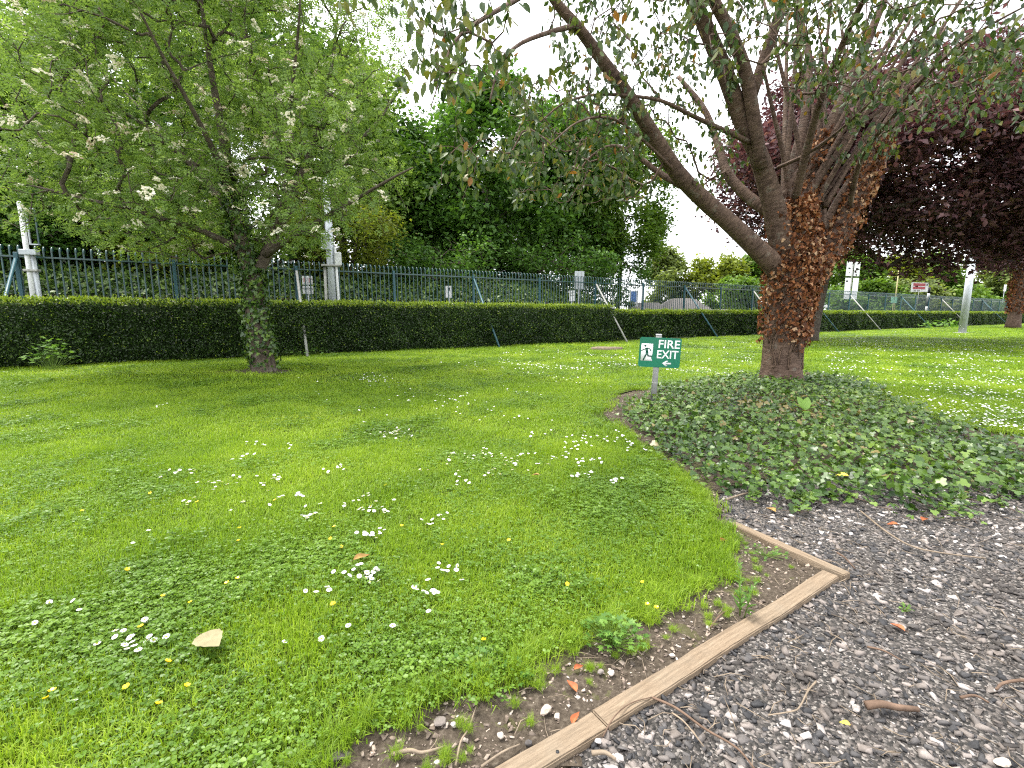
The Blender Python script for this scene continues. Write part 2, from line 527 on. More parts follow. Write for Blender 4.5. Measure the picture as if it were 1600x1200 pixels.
_iv = [(0, 0, 0), (0.3, -0.1, 0.03), (0.52, 0.22, 0.0), (0.26, 0.42, 0.06), (0.3, 0.72, 0.02), (0.0, 1.0, -0.1),
       (-0.3, 0.72, 0.02), (-0.26, 0.42, 0.06), (-0.52, 0.22, 0.0), (-0.3, -0.1, 0.03), (0, 0.4, 0.02)]
LEAF_IVY = (np.array(_iv), [np.array([(10, i, i + 1) for i in range(9)] + [(10, 9, 0)])])


def spray_template(n=3, seed=3):
    """pinnate leaf: paired leaflets along a stalk"""
    V, F = [], []
    for i in range(n):
        y = 0.22 + 0.62 * i / (n - 1)
        for sx in (-1, 1):
            a = len(V)
            L, wd = 0.40 * (1 - 0.25 * abs(i - n * 0.45) / n), 0.085
            d = np.array([sx * 0.88, 0.47])
            q = np.array([-d[1], d[0]])
            b = np.array([0, y])
            for k, (t, s) in enumerate(((0, 0), (0.5, 1), (1, 0), (0.5, -1))):
                pnt = b + d * L * t + q * wd * s
                V.append((pnt[0], pnt[1], 0.05 * t - 0.14 * t * t))
            F += [(a, a + 1, a + 2), (a, a + 2, a + 3)]
    a = len(V)
    V += [(0, 0.78, 0), (0.09, 0.95, 0.02), (0, 1.15, -0.08), (-0.09, 0.95, 0.02)]
    F += [(a, a + 1, a + 2), (a, a + 2, a + 3)]
    return np.array(V), [np.array(F)]


SPRAY = spray_template()


def tube(pts, radii, sides=6, cap=True):
    P = np.asarray(pts, float)
    R = np.asarray(radii, float)
    n = len(P)
    T = np.gradient(P, axis=0)
    T = unit(T)
    ref = np.array([0, 0, 1.0]) if abs(T[0][2]) < 0.9 else np.array([1.0, 0, 0])
    A = unit(np.cross(T, ref))
    bad = np.linalg.norm(np.cross(T, ref), axis=1) < 1e-3
    if bad.any():
        A[bad] = unit(np.cross(T[bad], np.array([0, 1.0, 0])))
    for i in range(1, n):                     # keep the frame from twisting
        A[i] = A[i - 1] - T[i] * np.dot(A[i - 1], T[i])
        A[i] /= np.linalg.norm(A[i]) + 1e-9
    B = np.cross(T, A)
    ang = np.linspace(0, 2 * math.pi, sides, endpoint=False)
    ring = A[:, None, :] * np.cos(ang)[None, :, None] + B[:, None, :] * np.sin(ang)[None, :, None]
    V = (P[:, None, :] + ring * R[:, None, None]).reshape(-1, 3)
    i = np.arange(n - 1)[:, None]
    j = np.arange(sides)[None, :]
    a = i * sides + j
    b = i * sides + (j + 1) % sides
    F = [np.stack([a, b, b + sides, a + sides], -1).reshape(-1, 4)]
    if cap and sides >= 3:
        V = np.concatenate([V, P[:1], P[-1:]])
        c0, c1 = n * sides, n * sides + 1
        jj = np.arange(sides)
        F.append(np.concatenate([np.stack([np.full(sides, c0), (jj + 1) % sides, jj], -1),
                                 np.stack([np.full(sides, c1), (n - 1) * sides + jj, (n - 1) * sides + (jj + 1) % sides], -1)]))
    al = np.concatenate([[0], np.cumsum(np.linalg.norm(np.diff(P, axis=0), axis=1))]) + float(P[0].sum())
    al = np.repeat(al, sides)
    if len(V) > len(al):
        al = np.concatenate([al, al[:1], al[-1:]])
    return V, F, al


def smooth_path(pts, vals, n):
    """Catmull-Rom through the given points"""
    P = np.asarray(pts, float)
    R = np.asarray(vals, float)
    k = len(P)
    Q = np.concatenate([P, R[:, None]], 1)
    E = np.concatenate([2 * Q[:1] - Q[1:2], Q, 2 * Q[-1:] - Q[-2:-1]])
    out = []
    ts = np.linspace(0, k - 1, n)
    for t in ts:
        i = min(int(t), k - 2)
        f = t - i
        p0, p1, p2, p3 = E[i], E[i + 1], E[i + 2], E[i + 3]
        out.append(0.5 * (2 * p1 + (p2 - p0) * f + (2 * p0 - 5 * p1 + 4 * p2 - p3) * f * f + (3 * p1 - p0 - 3 * p2 + p3) * f ** 3))
    out = np.array(out)
    return out[:, :3], np.maximum(out[:, 3], 0.001)


def bm_box(sx, sy, sz, bevel=0.0, cz=0.0, segs=1):
    bm = bmesh.new()
    bmesh.ops.create_cube(bm, size=1.0)
    for v in bm.verts:
        v.co.x *= sx
        v.co.y *= sy
        v.co.z = v.co.z * sz + cz
    if bevel > 0:
        bmesh.ops.bevel(bm, geom=list(bm.edges), offset=bevel, segments=segs, affect='EDGES', profile=0.5)
    return bm


def bm_mesh(name, bm, mat):
    me = bpy.data.meshes.new(name)
    bm.to_mesh(me)
    bm.free()
    me.materials.append(mat)
    return me


def box_obj(name, size, mat, parent=None, loc=(0, 0, 0), bevel=0.0, rot=None):
    o = obj(name, bm_mesh(name, bm_box(*size, bevel), mat), parent, loc)
    if rot:
        o.rotation_euler = rot
    return o


def tube_obj(name, pts, radii, mat, parent=None, sides=8, smooth=True):
    V, F, r = tube(pts, radii if hasattr(radii, '__len__') else [radii] * len(pts), sides)
    return obj(name, mesh_np(name, V, F, mat, r, smooth), parent)


# ================================================================== THE SETTING
def sheet(name, xs, ys, mask, zoff, mat, hfun=height):
    X, Y = np.meshgrid(xs, ys)
    Z = hfun(X, Y) + zoff
    V = np.stack([X, Y, Z], -1).reshape(-1, 3)
    nx, ny = len(xs), len(ys)
    cx = (X[:-1, :-1] + X[1:, 1:]) / 2
    cy = (Y[:-1, :-1] + Y[1:, 1:]) / 2
    keep = mask(cx, cy).ravel()
    i = np.arange(nx * ny).reshape(ny, nx)
    F = np.stack([i[:-1, :-1], i[:-1, 1:], i[1:, 1:], i[1:, :-1]], -1).reshape(-1, 4)[keep]
    used = np.unique(F)
    remap = np.full(len(V), -1)
    remap[used] = np.arange(len(used))
    return V[used], remap[F]


def flat_h(x, y):
    return np.zeros_like(np.asarray(x, float))


# base ground to the horizon
V, F = sheet('ground', np.linspace(-900, 900, 25), np.linspace(-60, 1500, 25), lambda x, y: np.ones_like(x, bool), -0.14, None, flat_h)
tag(obj('ground', mesh_np('ground', V, F, M['lawn'])), kind='structure')


def soil_h(x, y):
    bumps = 0.008 * np.sin(np.asarray(x) * 31 + np.asarray(y) * 17) * np.sin(np.asarray(y) * 27 - np.asarray(x) * 11)
    return height(x, y) + bumps


def near_bed(x, y, d):
    r = in_poly(x, y, BED)
    for ox, oy in ((d, 0), (0.7 * d, -0.7 * d), (0, -d), (0, d), (-d, 0)):
        r = r | in_poly(x + ox, y + oy, BED)
    return r


V, F = sheet('soil_bed', np.arange(-2.0, 11.01, 0.08), np.arange(0.6, 13.01, 0.08), lambda x, y: (near_bed(x, y, 0.35) & ~(in_poly(x, y, GRAVEL) & (y < 4.2))) |
             (np.hypot(x - 1.8, y - 7.4) < 1.2), -0.022, None, soil_h)
tag(obj('soil_bed', mesh_np('soil_bed', V, F, M['soil'], None, True)), kind='structure')
V, F = sheet('gravel_path', np.arange(-0.5, 9.01, 0.1), np.arange(0.6, 5.01, 0.1), lambda x, y: in_poly(x, y, GRAVEL), -0.014, None,
             lambda x, y: np.minimum(height(x, y), 0.02) * np.clip((np.asarray(y) - 3) / 2, 0, 1))
GV = V.copy()
tag(obj('gravel_path', mesh_np('gravel_path', V - np.array([0, 0, 0.012]), F, M['grit'], None, True)), kind='structure')


def lawn_mask(x, y):
    n = FN[0] * x + FN[1] * y
    ok = ~in_poly(x, y, BED) & (n < 19.4)
    ok &= np.hypot((x - LEFT_TREE[0]) / 1.3, y - LEFT_TREE[1]) > 0.75
    ok &= np.hypot((x - SLAB[0] + 0.2) / 1.7, y - SLAB[1]) > 0.6
    return ok


Vn, Fn_ = sheet('lawn', np.arange(-8, 8.01, 0.1), np.arange(0.4, 9.01, 0.1), lambda x, y: lawn_mask(x, y) & ~(near_bed(x, y, 0.14) & (y < 3.4)), 0.0, None)
V2, F2 = sheet('lawn', np.arange(-40, 120.01, 0.25 * 2), np.arange(9.0, 110.01, 0.5), lambda x, y: lawn_mask(x, y) & (y > 9), 0.0, None)
V3, F3 = sheet('lawn', np.concatenate([np.arange(-40, -7.9, 0.5), np.arange(8, 120.01, 0.5)]), np.arange(0.0, 9.01, 0.5),
               lambda x, y: lawn_mask(x, y) & ((x < -8) | (x > 8)), 0.0, None)
LV = np.concatenate([Vn, V2, V3])
LF = np.concatenate([Fn_, F2 + len(Vn), F3 + len(Vn) + len(V2)])
tag(obj('lawn', mesh_np('lawn', LV, LF, M['lawn'], None, True)), kind='structure')
# bare earth under the flowering tree and by the cut slab
for c, rx, ry in ((LEFT_TREE, 1.25, 0.95), (SLAB - np.array([0.2, 0, 0]), 1.4, 0.75)):
    V, F = sheet('earth_patch', np.arange(c[0] - 2, c[0] + 2.01, 0.2), np.arange(c[1] - 1.4, c[1] + 1.41, 0.2),
                 lambda x, y: np.hypot((x - c[0]) / rx, (y - c[1]) / ry) < 1.15, -0.012, None)
    tag(obj('earth_patch', mesh_np('earth_patch', V, F, M['soil'], None, True)), kind='structure')

# raised bank behind the railings
def bank_h(s, n):
    z = np.interp(n, [21.9, 23.5, 27, 34, 70], [2.1, 2.75, 3.7, 4.3, 4.6])
    return z * np.clip((24.0 - s) / 4.0, 0, 1) + 0.12 * np.sin(s * 1.3) * np.cos(n * 1.1) - 0.1


ss, nn = np.linspace(-45, 24.5, 100), np.concatenate([np.linspace(21.9, 30, 24), np.linspace(33, 75, 10)])
S_, N_ = np.meshgrid(ss, nn)
P_ = S_[..., None] * FD + N_[..., None] * FN
V = np.concatenate([P_, bank_h(S_, N_)[..., None]], -1).reshape(-1, 3)
i = np.arange(V.shape[0]).reshape(len(nn), len(ss))
F = np.stack([i[:-1, :-1], i[:-1, 1:], i[1:, 1:], i[1:, :-1]], -1).reshape(-1, 4)
tag(obj('bank_terrain', mesh_np('bank_terrain', V, F, M['hedgecore'], None, True)), kind='structure')

# ================================================================== HEDGES
def hedge(name, label, s0, s1, n0, n1, h, dens, leaf, seed, hfn=None):
    rng = np.random.default_rng(seed)
    root = empty(name, tuple(W((s0 + s1) / 2, (n0 + n1) / 2)))
    tag(root, label, 'hedge')
    base = W((s0 + s1) / 2, (n0 + n1) / 2)
    L = s1 - s0
    # dark inner mass
    ms = max(8, int(L / 0.7))
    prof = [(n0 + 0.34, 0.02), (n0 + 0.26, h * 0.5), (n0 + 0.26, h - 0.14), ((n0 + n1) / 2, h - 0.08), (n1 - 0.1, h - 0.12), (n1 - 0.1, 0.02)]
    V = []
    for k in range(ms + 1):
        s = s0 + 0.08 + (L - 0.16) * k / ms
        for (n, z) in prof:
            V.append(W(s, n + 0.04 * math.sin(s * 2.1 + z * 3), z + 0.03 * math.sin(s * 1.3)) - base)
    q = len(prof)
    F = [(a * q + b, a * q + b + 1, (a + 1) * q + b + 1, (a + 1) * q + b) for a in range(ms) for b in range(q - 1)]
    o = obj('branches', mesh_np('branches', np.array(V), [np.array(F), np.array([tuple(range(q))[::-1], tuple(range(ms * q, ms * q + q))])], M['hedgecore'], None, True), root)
    # leaves: front, top, back, ends
    parts = []

    def put(n, s, nn_, z, nrm, size, rnd, up=0.5):
        p = FD[None] * s[:, None] + FN[None] * nn_[:, None]
        P = np.concatenate([p, z[:, None]], 1) - base
        N = nrm[None] + rng.normal(size=(n, 3)) * 0.75
        D = rng.normal(size=(n, 3)) + np.array([0, 0, up])
        parts.append(scatter(LEAF_DIAMOND, P, D, N, size, rnd, rng))

    front = np.array([-FN[0], -FN[1], 0.25])
    nF = int(L * h * dens)
    s = rng.uniform(s0, s1, nF)
    z = rng.uniform(0.02, h, nF) ** 1.0
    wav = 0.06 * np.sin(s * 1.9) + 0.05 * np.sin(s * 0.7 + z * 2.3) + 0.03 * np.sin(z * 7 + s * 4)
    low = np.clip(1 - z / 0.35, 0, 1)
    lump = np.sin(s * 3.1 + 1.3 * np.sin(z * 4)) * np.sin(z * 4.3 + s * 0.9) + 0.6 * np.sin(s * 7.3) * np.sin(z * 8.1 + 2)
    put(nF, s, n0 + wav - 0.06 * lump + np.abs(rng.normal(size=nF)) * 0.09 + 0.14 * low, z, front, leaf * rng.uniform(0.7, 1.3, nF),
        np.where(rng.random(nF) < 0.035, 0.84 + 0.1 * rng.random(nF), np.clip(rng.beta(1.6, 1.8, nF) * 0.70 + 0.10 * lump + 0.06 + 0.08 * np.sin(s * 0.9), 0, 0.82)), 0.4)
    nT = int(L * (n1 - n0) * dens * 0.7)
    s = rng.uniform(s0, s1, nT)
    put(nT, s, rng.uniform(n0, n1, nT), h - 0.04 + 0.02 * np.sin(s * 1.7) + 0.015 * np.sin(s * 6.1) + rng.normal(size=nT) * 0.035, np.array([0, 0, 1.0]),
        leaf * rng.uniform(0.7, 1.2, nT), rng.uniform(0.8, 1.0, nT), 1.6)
    nE = int(L * 130)
    s = rng.uniform(s0, s1, nE)               # new shoots along the top front edge
    put(nE, s, n0 + np.abs(rng.normal(size=nE)) * 0.12, h + 0.02 * np.sin(s * 1.7) - rng.random(nE) ** 1.2 * 0.24 + 0.05, np.array([-FN[0], -FN[1], 0.6]),
        leaf * rng.uniform(0.8, 1.4, nE), rng.uniform(0.83, 1.0, nE), 2.2)
    nS = int(L * 16)                          # stray shoots standing proud
    s = rng.uniform(s0, s1, nS)
    kk = np.repeat(np.arange(nS), 4)
    tt = np.tile(np.arange(4) / 3.0, nS)
    hs = rng.uniform(0.06, 0.2, nS)
    put(nS * 4, s[kk] + rng.normal(size=nS * 4) * 0.015, n0 + rng.uniform(-0.02, 0.5, nS)[kk], h - 0.02 + hs[kk] * tt, np.array([-FN[0], -FN[1], 0.5]), leaf * rng.uniform(0.6, 1.0, nS * 4), rng.uniform(0.8, 1.0, nS * 4), 1.2)
    nB = int(L * h * dens * 0.15)
    put(nB, rng.uniform(s0, s1, nB), n1 - rng.random(nB) * 0.08, rng.uniform(0.05, h, nB), np.array([FN[0], FN[1], 0.2]), leaf * 1.5 * rng.uniform(0.8, 1.3, nB), rng.random(nB) * 0.8)
    for se, sg in ((s0, -1), (s1, 1)):
        nX = int((n1 - n0) * h * dens)
        put(nX, se + rng.normal(size=nX) * 0.05, rng.uniform(n0, n1, nX), rng.uniform(0.05, h, nX), np.array([FD[0] * sg, FD[1] * sg, 0.2]), leaf * rng.uniform(0.7, 1.3, nX), rng.random(nX) * 0.8)
    V, F, R = merge(parts)
    f = obj('foliage', mesh_np('foliage', V, F, M['hedge'], R), root)
    f['kind'] = 'stuff'
    return root


hedge('clipped_hedge', 'tall dense clipped dark green hedge behind the flowering tree', -30.0, 18.3, 18.5, 19.9, 1.90, 900, 0.075, 21)
hedge('clipped_hedge', 'lower clipped hedge running on behind the green fire exit sign', 18.6, 118.0, 19.2, 20.3, 1.62, 260, 0.125, 22)

# ================================================================== RAILINGS
FEN_N = 20.8
fence = empty('steel_railing', tuple(W(0, FEN_N)))
tag(fence, 'tall teal steel railing with hooked tops running behind the hedge', 'railing')
fbase = W(0, FEN_N)


def picket_mesh():
    """flat bar that curls over outwards at the top"""
    pts = [(0.0, 0.1), (0.0, 3.44)]
    for k in range(1, 6):
        a = math.pi * k / 5 * 0.95
        pts.append((0.125 - 0.125 * math.cos(a), 3.44 + 0.15 * math.sin(a)))
    V, F = [], []
    hw, ht = 0.023, 0.006
    for k, (u, z) in enumerate(pts):
        a = pts[max(k - 1, 0)]
        b = pts[min(k + 1, len(pts) - 1)]
        t = np.array([b[0] - a[0], b[1] - a[1]])
        t /= np.linalg.norm(t)
        nrm = (-t[1], t[0])
        for sgn, wd in ((-1, -hw), (-1, hw), (1, hw), (1, -hw)):
            uu, zz = u + nrm[0] * ht * sgn, z + nrm[1] * ht * sgn
            p = FD * wd + FN * uu
            V.append((p[0], p[1], zz))
    for k in range(len(pts) - 1):
        for j in range(4):
            F.append((k * 4 + j, k * 4 + (j + 1) % 4, k * 4 + 4 + (j + 1) % 4, k * 4 + 4 + j))
    e = (len(pts) - 1) * 4
    F.append((e, e + 1, e + 2, e + 3))
    return np.array(V), np.array(F)


PV, PF = picket_mesh()
pick_me = mesh_np('picket', PV, PF, M['teal'])
SP_ = 0.19
s_list = np.arange(-8.5, 118, SP_)
for s in s_list[:300]:
    p = FD * s
    obj('picket', pick_me, fence, (p[0], p[1], random.uniform(-0.01, 0.01)))
rest = s_list[300:]
offs = np.stack([FD[0] * rest, FD[1] * rest, np.zeros(len(rest))], 1)
V = (PV[None] + offs[:, None]).reshape(-1, 3)
F = (PF[None] + (np.arange(len(rest)) * len(PV))[:, None, None]).reshape(-1, 4)
o = obj('far_pickets', mesh_np('far_pickets', V, F, M['teal']), fence)
o['kind'] = 'stuff'
ang_f = math.atan2(FD[1], FD[0])
for k, s0 in enumerate(np.arange(-8.7, 118, 3.95)):
    p = FD * s0
    q = FD * (s0 + 3.95 / 2)
    if k < 30:
        box_obj('post', (0.10, 0.08, 3.36), M['bluepost'], fence, (p[0] - FN[0] * 0.07, p[1] - FN[1] * 0.07, 1.68), 0.006, (0, 0, ang_f))
    for z in (3.24, 0.35):
        box_obj('rail', (3.94, 0.035, 0.05), M['teal'], fence, (q[0] - FN[0] * 0.028, q[1] - FN[1] * 0.028, z), 0, (0, 0, ang_f))
for k, s0 in enumerate((-4.75, 3.15, 11.05, 18.95, 26.85, 34.75, 42.65, 50.5, 62.4, 74.2, 90.0)):
    a = FD * s0 - FN * 0.14
    b = FD * (s0 - 0.25) - FN * 2.95
    tube_obj('brace', [(a[0], a[1], 3.15), (b[0], b[1], -0.05)], [0.048, 0.048], M['galv_dull'] if k % 2 else M['bluepost'], fence, 8)

# retaining wall behind the railings
wl = np.linspace(-40, 20, 61)
V, F = [], []
for k, s in enumerate(wl):
    z = 2.12 + 0.02 * math.sin(s * 2.3)
    for n, zz in ((21.6, -0.05), (21.6, z), (21.95, z), (21.95, -0.05)):
        V.append(W(s, n, zz))
    if k:
        a = (k - 1) * 4
        F += [(a, a + 1, a + 5, a + 4), (a + 1, a + 2, a + 6, a + 5), (a + 2, a + 3, a + 7, a + 6)]
F2_ = [(0, 1, 2, 3), (len(V) - 4, len(V) - 1, len(V) - 2, len(V) - 3)]
tag(obj('retaining_wall', mesh_np('retaining_wall', np.array(V), np.array(F + F2_), M['wall'])), 'low brown retaining wall behind the railing under the ivy bank', 'wall')

# ivy over the bank
rng = np.random.default_rng(5)
n = 42000
s = rng.uniform(-30, 23, n)
q = 21.7 + rng.random(n) ** 1.6 * 9
z = bank_h(s, q) + 0.12 + np.abs(rng.normal(size=n)) * 0.12
front = q < 22.0
z = np.where(front, 2.12 - rng.random(n) * 0.25 + 0.12, z)
q = np.where(front, 21.55 - rng.random(n) * 0.05, q)
P = np.concatenate([FD[None] * s[:, None] + FN[None] * q[:, None], z[:, None]], 1)
V, F, R = scatter(LEAF_DIAMOND, P, rng.normal(size=(n, 3)) + np.array([0, -0.5, -0.2]), rng.normal(size=(n, 3)) * 0.6 + np.array([0.2, -0.6, 1.0]), rng.uniform(0.14, 0.26, n), rng.random(n) * 0.93, rng)
tag(obj('ivy_bank', mesh_np('ivy_bank', V, F, M['ivy'], R)), 'dark glossy ivy covering the bank behind the railing', 'ivy', None, 'stuff')

# ================================================================== TREES
def grow(limbs, attract, tip_r=0.006, step=0.45, curve=0.15, expo=2.35, rng=RNG, jitter=0.07):
    """limbs: list of (points, radii, parent_limb or None). Returns tubes, tips (pos, dir)"""
    cap = sum(len(p) for p, _, _ in limbs) + len(attract) * 14 + 10
    pos = np.zeros((cap, 3))
    par = np.full(cap, -1)
    rad0 = np.zeros(cap)
    plen = np.zeros(cap)
    n = 0
    chains = []
    for pts, rad, pl in limbs:
        start = n
        att = -1
        if n:
            d = np.linalg.norm(pos[:n] - pts[0], axis=1)
            att = int(d.argmin())
        for k in range(len(pts)):
            pos[n] = pts[k]
            rad0[n] = rad[k]
            par[n] = n - 1 if k else att
            plen[n] = plen[par[n]] + np.linalg.norm(pos[n] - pos[par[n]]) if par[n] >= 0 else 0
            n += 1
        chains.append((list(range(start, n)), True))
    ok0 = np.zeros(cap, bool)
    for c, _ in chains:
        for k in c[len(c) // 4:]:
            ok0[k] = True
    tips = []
    root = limbs[0][0][-1]
    order = np.argsort(np.linalg.norm(attract - root, axis=1))
    for a in attract[order]:
        d = np.linalg.norm(pos[:n] - a, axis=1) + 0.12 * plen[:n] + np.where(ok0[:n], 0, 1e3)
        i = int(d.argmin())
        v = a - pos[i]
        L = np.linalg.norm(v)
        if L < 0.03 or n + 14 > cap:
            continue
        m = int(min(12, max(2, L / step)))
        pdir = pos[i] - pos[par[i]] if par[i] >= 0 else np.array([0, 0, 1.0])
        pdir = pdir / (np.linalg.norm(pdir) + 1e-9)
        ctrl = pos[i] + pdir * L * 0.35 + v * 0.15 + np.array([0, 0, curve * L]) + rng.normal(size=3) * jitter * L
        ch = [i]
        for k in range(1, m + 1):
            t = k / m
            pos[n] = (1 - t) ** 2 * pos[i] + 2 * t * (1 - t) * ctrl + t * t * a + (rng.normal(size=3) * 0.02 * L / m if k < m else 0)
            par[n] = ch[-1]
            plen[n] = plen[par[n]] + np.linalg.norm(pos[n] - pos[par[n]])
            ok0[n] = True
            ch.append(n)
            n += 1
        chains.append((ch, False))
        tips.append((n - 1, ch))
    acc = np.zeros(n)
    for tnode, _ in tips:
        acc[tnode] += tip_r ** expo
    for k in range(n - 1, -1, -1):
        if par[k] >= 0:
            acc[par[k]] += acc[k]
    rad = np.maximum(acc, (tip_r * 0.8) ** expo) ** (1 / expo)
    parts = []
    for ch, given in chains:
        r = rad0[ch] if given else np.minimum(rad[ch], 1.0).copy()
        if not given:
            r[0] = min(r[0], r[1] * 1.25)
        mx = r.max()
        parts.append(tube(pos[ch], r, 12 if mx > 0.12 else 7 if mx > 0.04 else 4 if mx > 0.014 else 3, given))
    tp = np.array([pos[t] for t, _ in tips])
    td = np.array([unit(pos[c[-1]] - pos[c[-2]]) for _, c in tips])
    back = np.array([pos[c[max(0, len(c) - 3)]] for _, c in tips])
    return parts, tp, td, back


def clump_points(n, c, r, clumps, spread, rng, zmin=None, shell=0.55):
    c, r = np.asarray(c, float), np.asarray(r, float)
    d = unit(rng.normal(size=(clumps, 3)))
    rad = shell + (1 - shell) * rng.random(clumps) ** 0.6
    cc = c + d * rad[:, None] * r
    k = rng.integers(0, clumps, n)
    p = cc[k] + rng.normal(size=(n, 3)) * np.asarray(spread) * r
    q = (p - c) / r
    l = np.linalg.norm(q, axis=1)
    p = np.where((l > 1.08)[:, None], c + q / l[:, None] * r * 1.05, p)
    if zmin is not None:
        p = p[p[:, 2] > zmin]
    return p


def tree(name, label, base, crown_c, crown_r, mat, bark, trunk_r, n_tip, per_tip, leaf, seed, group=None, clumps=26, spread=0.17, sigma=0.45,
         tmpl=LEAF_DIAMOND, trunk_top=0.45, cat='tree', shell=0.55, hang=0.0, multi=1):
    rng = np.random.default_rng(seed)
    base = np.asarray(base, float)
    c, r = np.asarray(crown_c, float), np.asarray(crown_r, float)
    root = empty(name, tuple(base))
    tag(root, label, cat, group)
    limbs = []
    for k in range(multi):
        top = np.array([base[0] + (c[0] - base[0]) * 0.25, base[1] + (c[1] - base[1]) * 0.25, c[2] + r[2] * (trunk_top - 0.5)]) + rng.normal(size=3) * r * (0.05 if multi == 1 else 0.35) * np.array([1, 1, 0.3])
        mid = (base + top) / 2 + rng.normal(size=3) * 0.12 * np.array([1, 1, 0])
        pts, rad = smooth_path([base - np.array([0, 0, 0.1]), base + (mid - base) * 0.3, mid, top], [trunk_r * 1.35, trunk_r, trunk_r * 0.82, trunk_r * 0.4], 9)
        limbs.append((pts, rad, None))
    att = clump_points(n_tip, c, r, clumps, spread, rng, base[2] + 0.3, shell)
    parts, tp, td, back = grow(limbs, att, 0.010, 0.9, 0.08, rng=rng)
    V, F, R = merge(parts)
    obj('trunk', mesh_np('trunk', V - base, F, M[bark], R, True), root)
    k = np.repeat(np.arange(len(tp)), per_tip)
    n = len(k)
    t = rng.random(n)[:, None]
    P = tp[k] * (1 - t * 0.5) + back[k] * t * 0.5 + rng.normal(size=(n, 3)) * sigma
    N = rng.normal(size=(n, 3)) * 0.65 + np.array([0, 0, 1.0])
    D = rng.normal(size=(n, 3)) * np.array([1, 1, 0.5]) + np.array([0, 0, -0.25 - hang])
    tone = rng.random(len(tp))[k] * 0.35 + rng.random(n) * 0.65
    V, F, R = scatter(tmpl, P - base, D, N, leaf * rng.uniform(0.65, 1.3, n), tone, rng)
    o = obj('crown', mesh_np('crown', V, F, M[mat], R), root)
    return root


# --- trees behind the railings
def behind(px, n):
    d = fence_depth(px, n)
    return np.array([(px - 800) / FPX * d, d, 0.0])


def bg(name, label, px, n, crown_py, crown_px_r, z0, mat, bark, trunk_r, n_tip, per_tip, leaf, seed, **kw):
    """crown_py: (top, bottom) rows of the crown"""
    b = behind(px, n)
    d = b[1]
    zt = EYE + (490 - crown_py[0]) * d / FPX
    zb = EYE + (490 - crown_py[1]) * d / FPX
    b[2] = z0
    rz = (zt - zb) / 2
    rx = crown_px_r * d / FPX
    c = np.array([b[0], b[1], (zt + zb) / 2])
    return tree(name, label, b, c, (rx, min(rx, 7.0), rz), mat, bark, trunk_r, n_tip, per_tip, leaf, seed, 'trees behind the railing' if name.endswith('tree') else 'shrubs on the ivy bank', **kw)


bg('sycamore_tree', 'big dark green sycamore filling the gap between the flowering tree and the cherry', 765, 31.5, (175, 430), 175, 4.0, 'sycamore', 'bark_dark', 0.32, 1250, 46, 0.40, 31, clumps=75, sigma=0.42, spread=0.13)
bg('sycamore_tree', 'dark green tree behind the big sycamore on its left side', 665, 40.0, (215, 440), 130, 4.2, 'midgreen', 'bark_dark', 0.28, 520, 40, 0.46, 45, clumps=40, sigma=0.5, spread=0.13)
bg('sycamore_tree', 'green tree behind the big sycamore and the slender tree', 880, 38.0, (215, 450), 110, 4.2, 'midgreen', 'bark_dark', 0.28, 480, 40, 0.46, 46, clumps=40, sigma=0.5, spread=0.13)
bg('sycamore_tree', 'lighter green slender tree with bare trunk showing beside the pale sky gap', 962, 28.0, (200, 432), 84, 0.0, 'midgreen', 'bark_dark', 0.17, 560, 44, 0.32, 32, clumps=40, sigma=0.35, spread=0.13)
bg('sycamore_tree', 'bright green tree rising behind the right edge of the flowering tree', 545, 30.0, (120, 400), 125, 3.8, 'midgreen', 'bark_dark', 0.25, 700, 42, 0.34, 33, clumps=44, sigma=0.42, spread=0.13)
bg('sycamore_tree', 'tall green tree behind the crown of the flowering tree', 330, 31.0, (-60, 380), 190, 4.0, 'sycamore', 'bark_dark', 0.3, 760, 40, 0.42, 34, clumps=46, sigma=0.5, spread=0.13)
bg('sycamore_tree', 'green tree behind the railing at the left edge of the view', 80, 29.0, (130, 390), 190, 3.8, 'midgreen', 'bark_dark', 0.28, 700, 40, 0.38, 35, clumps=46, sigma=0.5, spread=0.13)
bg('broad_shrub', 'yellow green shrub above the retaining wall left of the ivy clad trunk', 260, 25.0, (330, 425), 75, 3.2, 'yellowgreen', 'bark_dark', 0.06, 240, 26, 0.20, 36, clumps=20, sigma=0.25, cat='shrub', multi=3)
bg('broad_shrub', 'yellow green shrub behind the steel mast and the paired white signs', 545, 24.5, (300, 425), 85, 3.0, 'yellowgreen', 'bark_dark', 0.06, 300, 26, 0.19, 37, clumps=24, sigma=0.25, cat='shrub', multi=3)
bg('broad_shrub', 'dark green shrub on the bank behind the weathered mast at far left', 60, 26.0, (310, 430), 110, 3.4, 'sycamore', 'bark_dark', 0.06, 240, 26, 0.22, 38, clumps=20, sigma=0.28, cat='shrub', multi=3)
bg('broad_shrub', 'dark green shrub behind the railing below the middle of the sycamore', 690, 26.0, (370, 455), 95, 3.2, 'sycamore', 'bark_dark', 0.06, 260, 26, 0.22, 39, clumps=22, sigma=0.28, cat='shrub', multi=3)
bg('broad_shrub', 'dark green shrub behind the grey sign back on the railing', 870, 26.0, (375, 460), 90, 2.8, 'sycamore', 'bark_dark', 0.06, 240, 26, 0.24, 40, clumps=20, sigma=0.3, cat='shrub', multi=3)
bg('broad_shrub', 'dark green shrub behind the railing hidden mostly by the ivy clad trunk', 420, 27.0, (350, 450), 100, 3.6, 'sycamore', 'bark_dark', 0.06, 220, 26, 0.24, 41, clumps=20, sigma=0.3, cat='shrub', multi=3)
bg('broad_shrub', 'dark green shrub above the retaining wall right of the weathered mast', 170, 27.0, (320, 440), 95, 3.5, 'sycamore', 'bark_dark', 0.06, 260, 30, 0.24, 42, clumps=22, sigma=0.3, cat='shrub', multi=3)
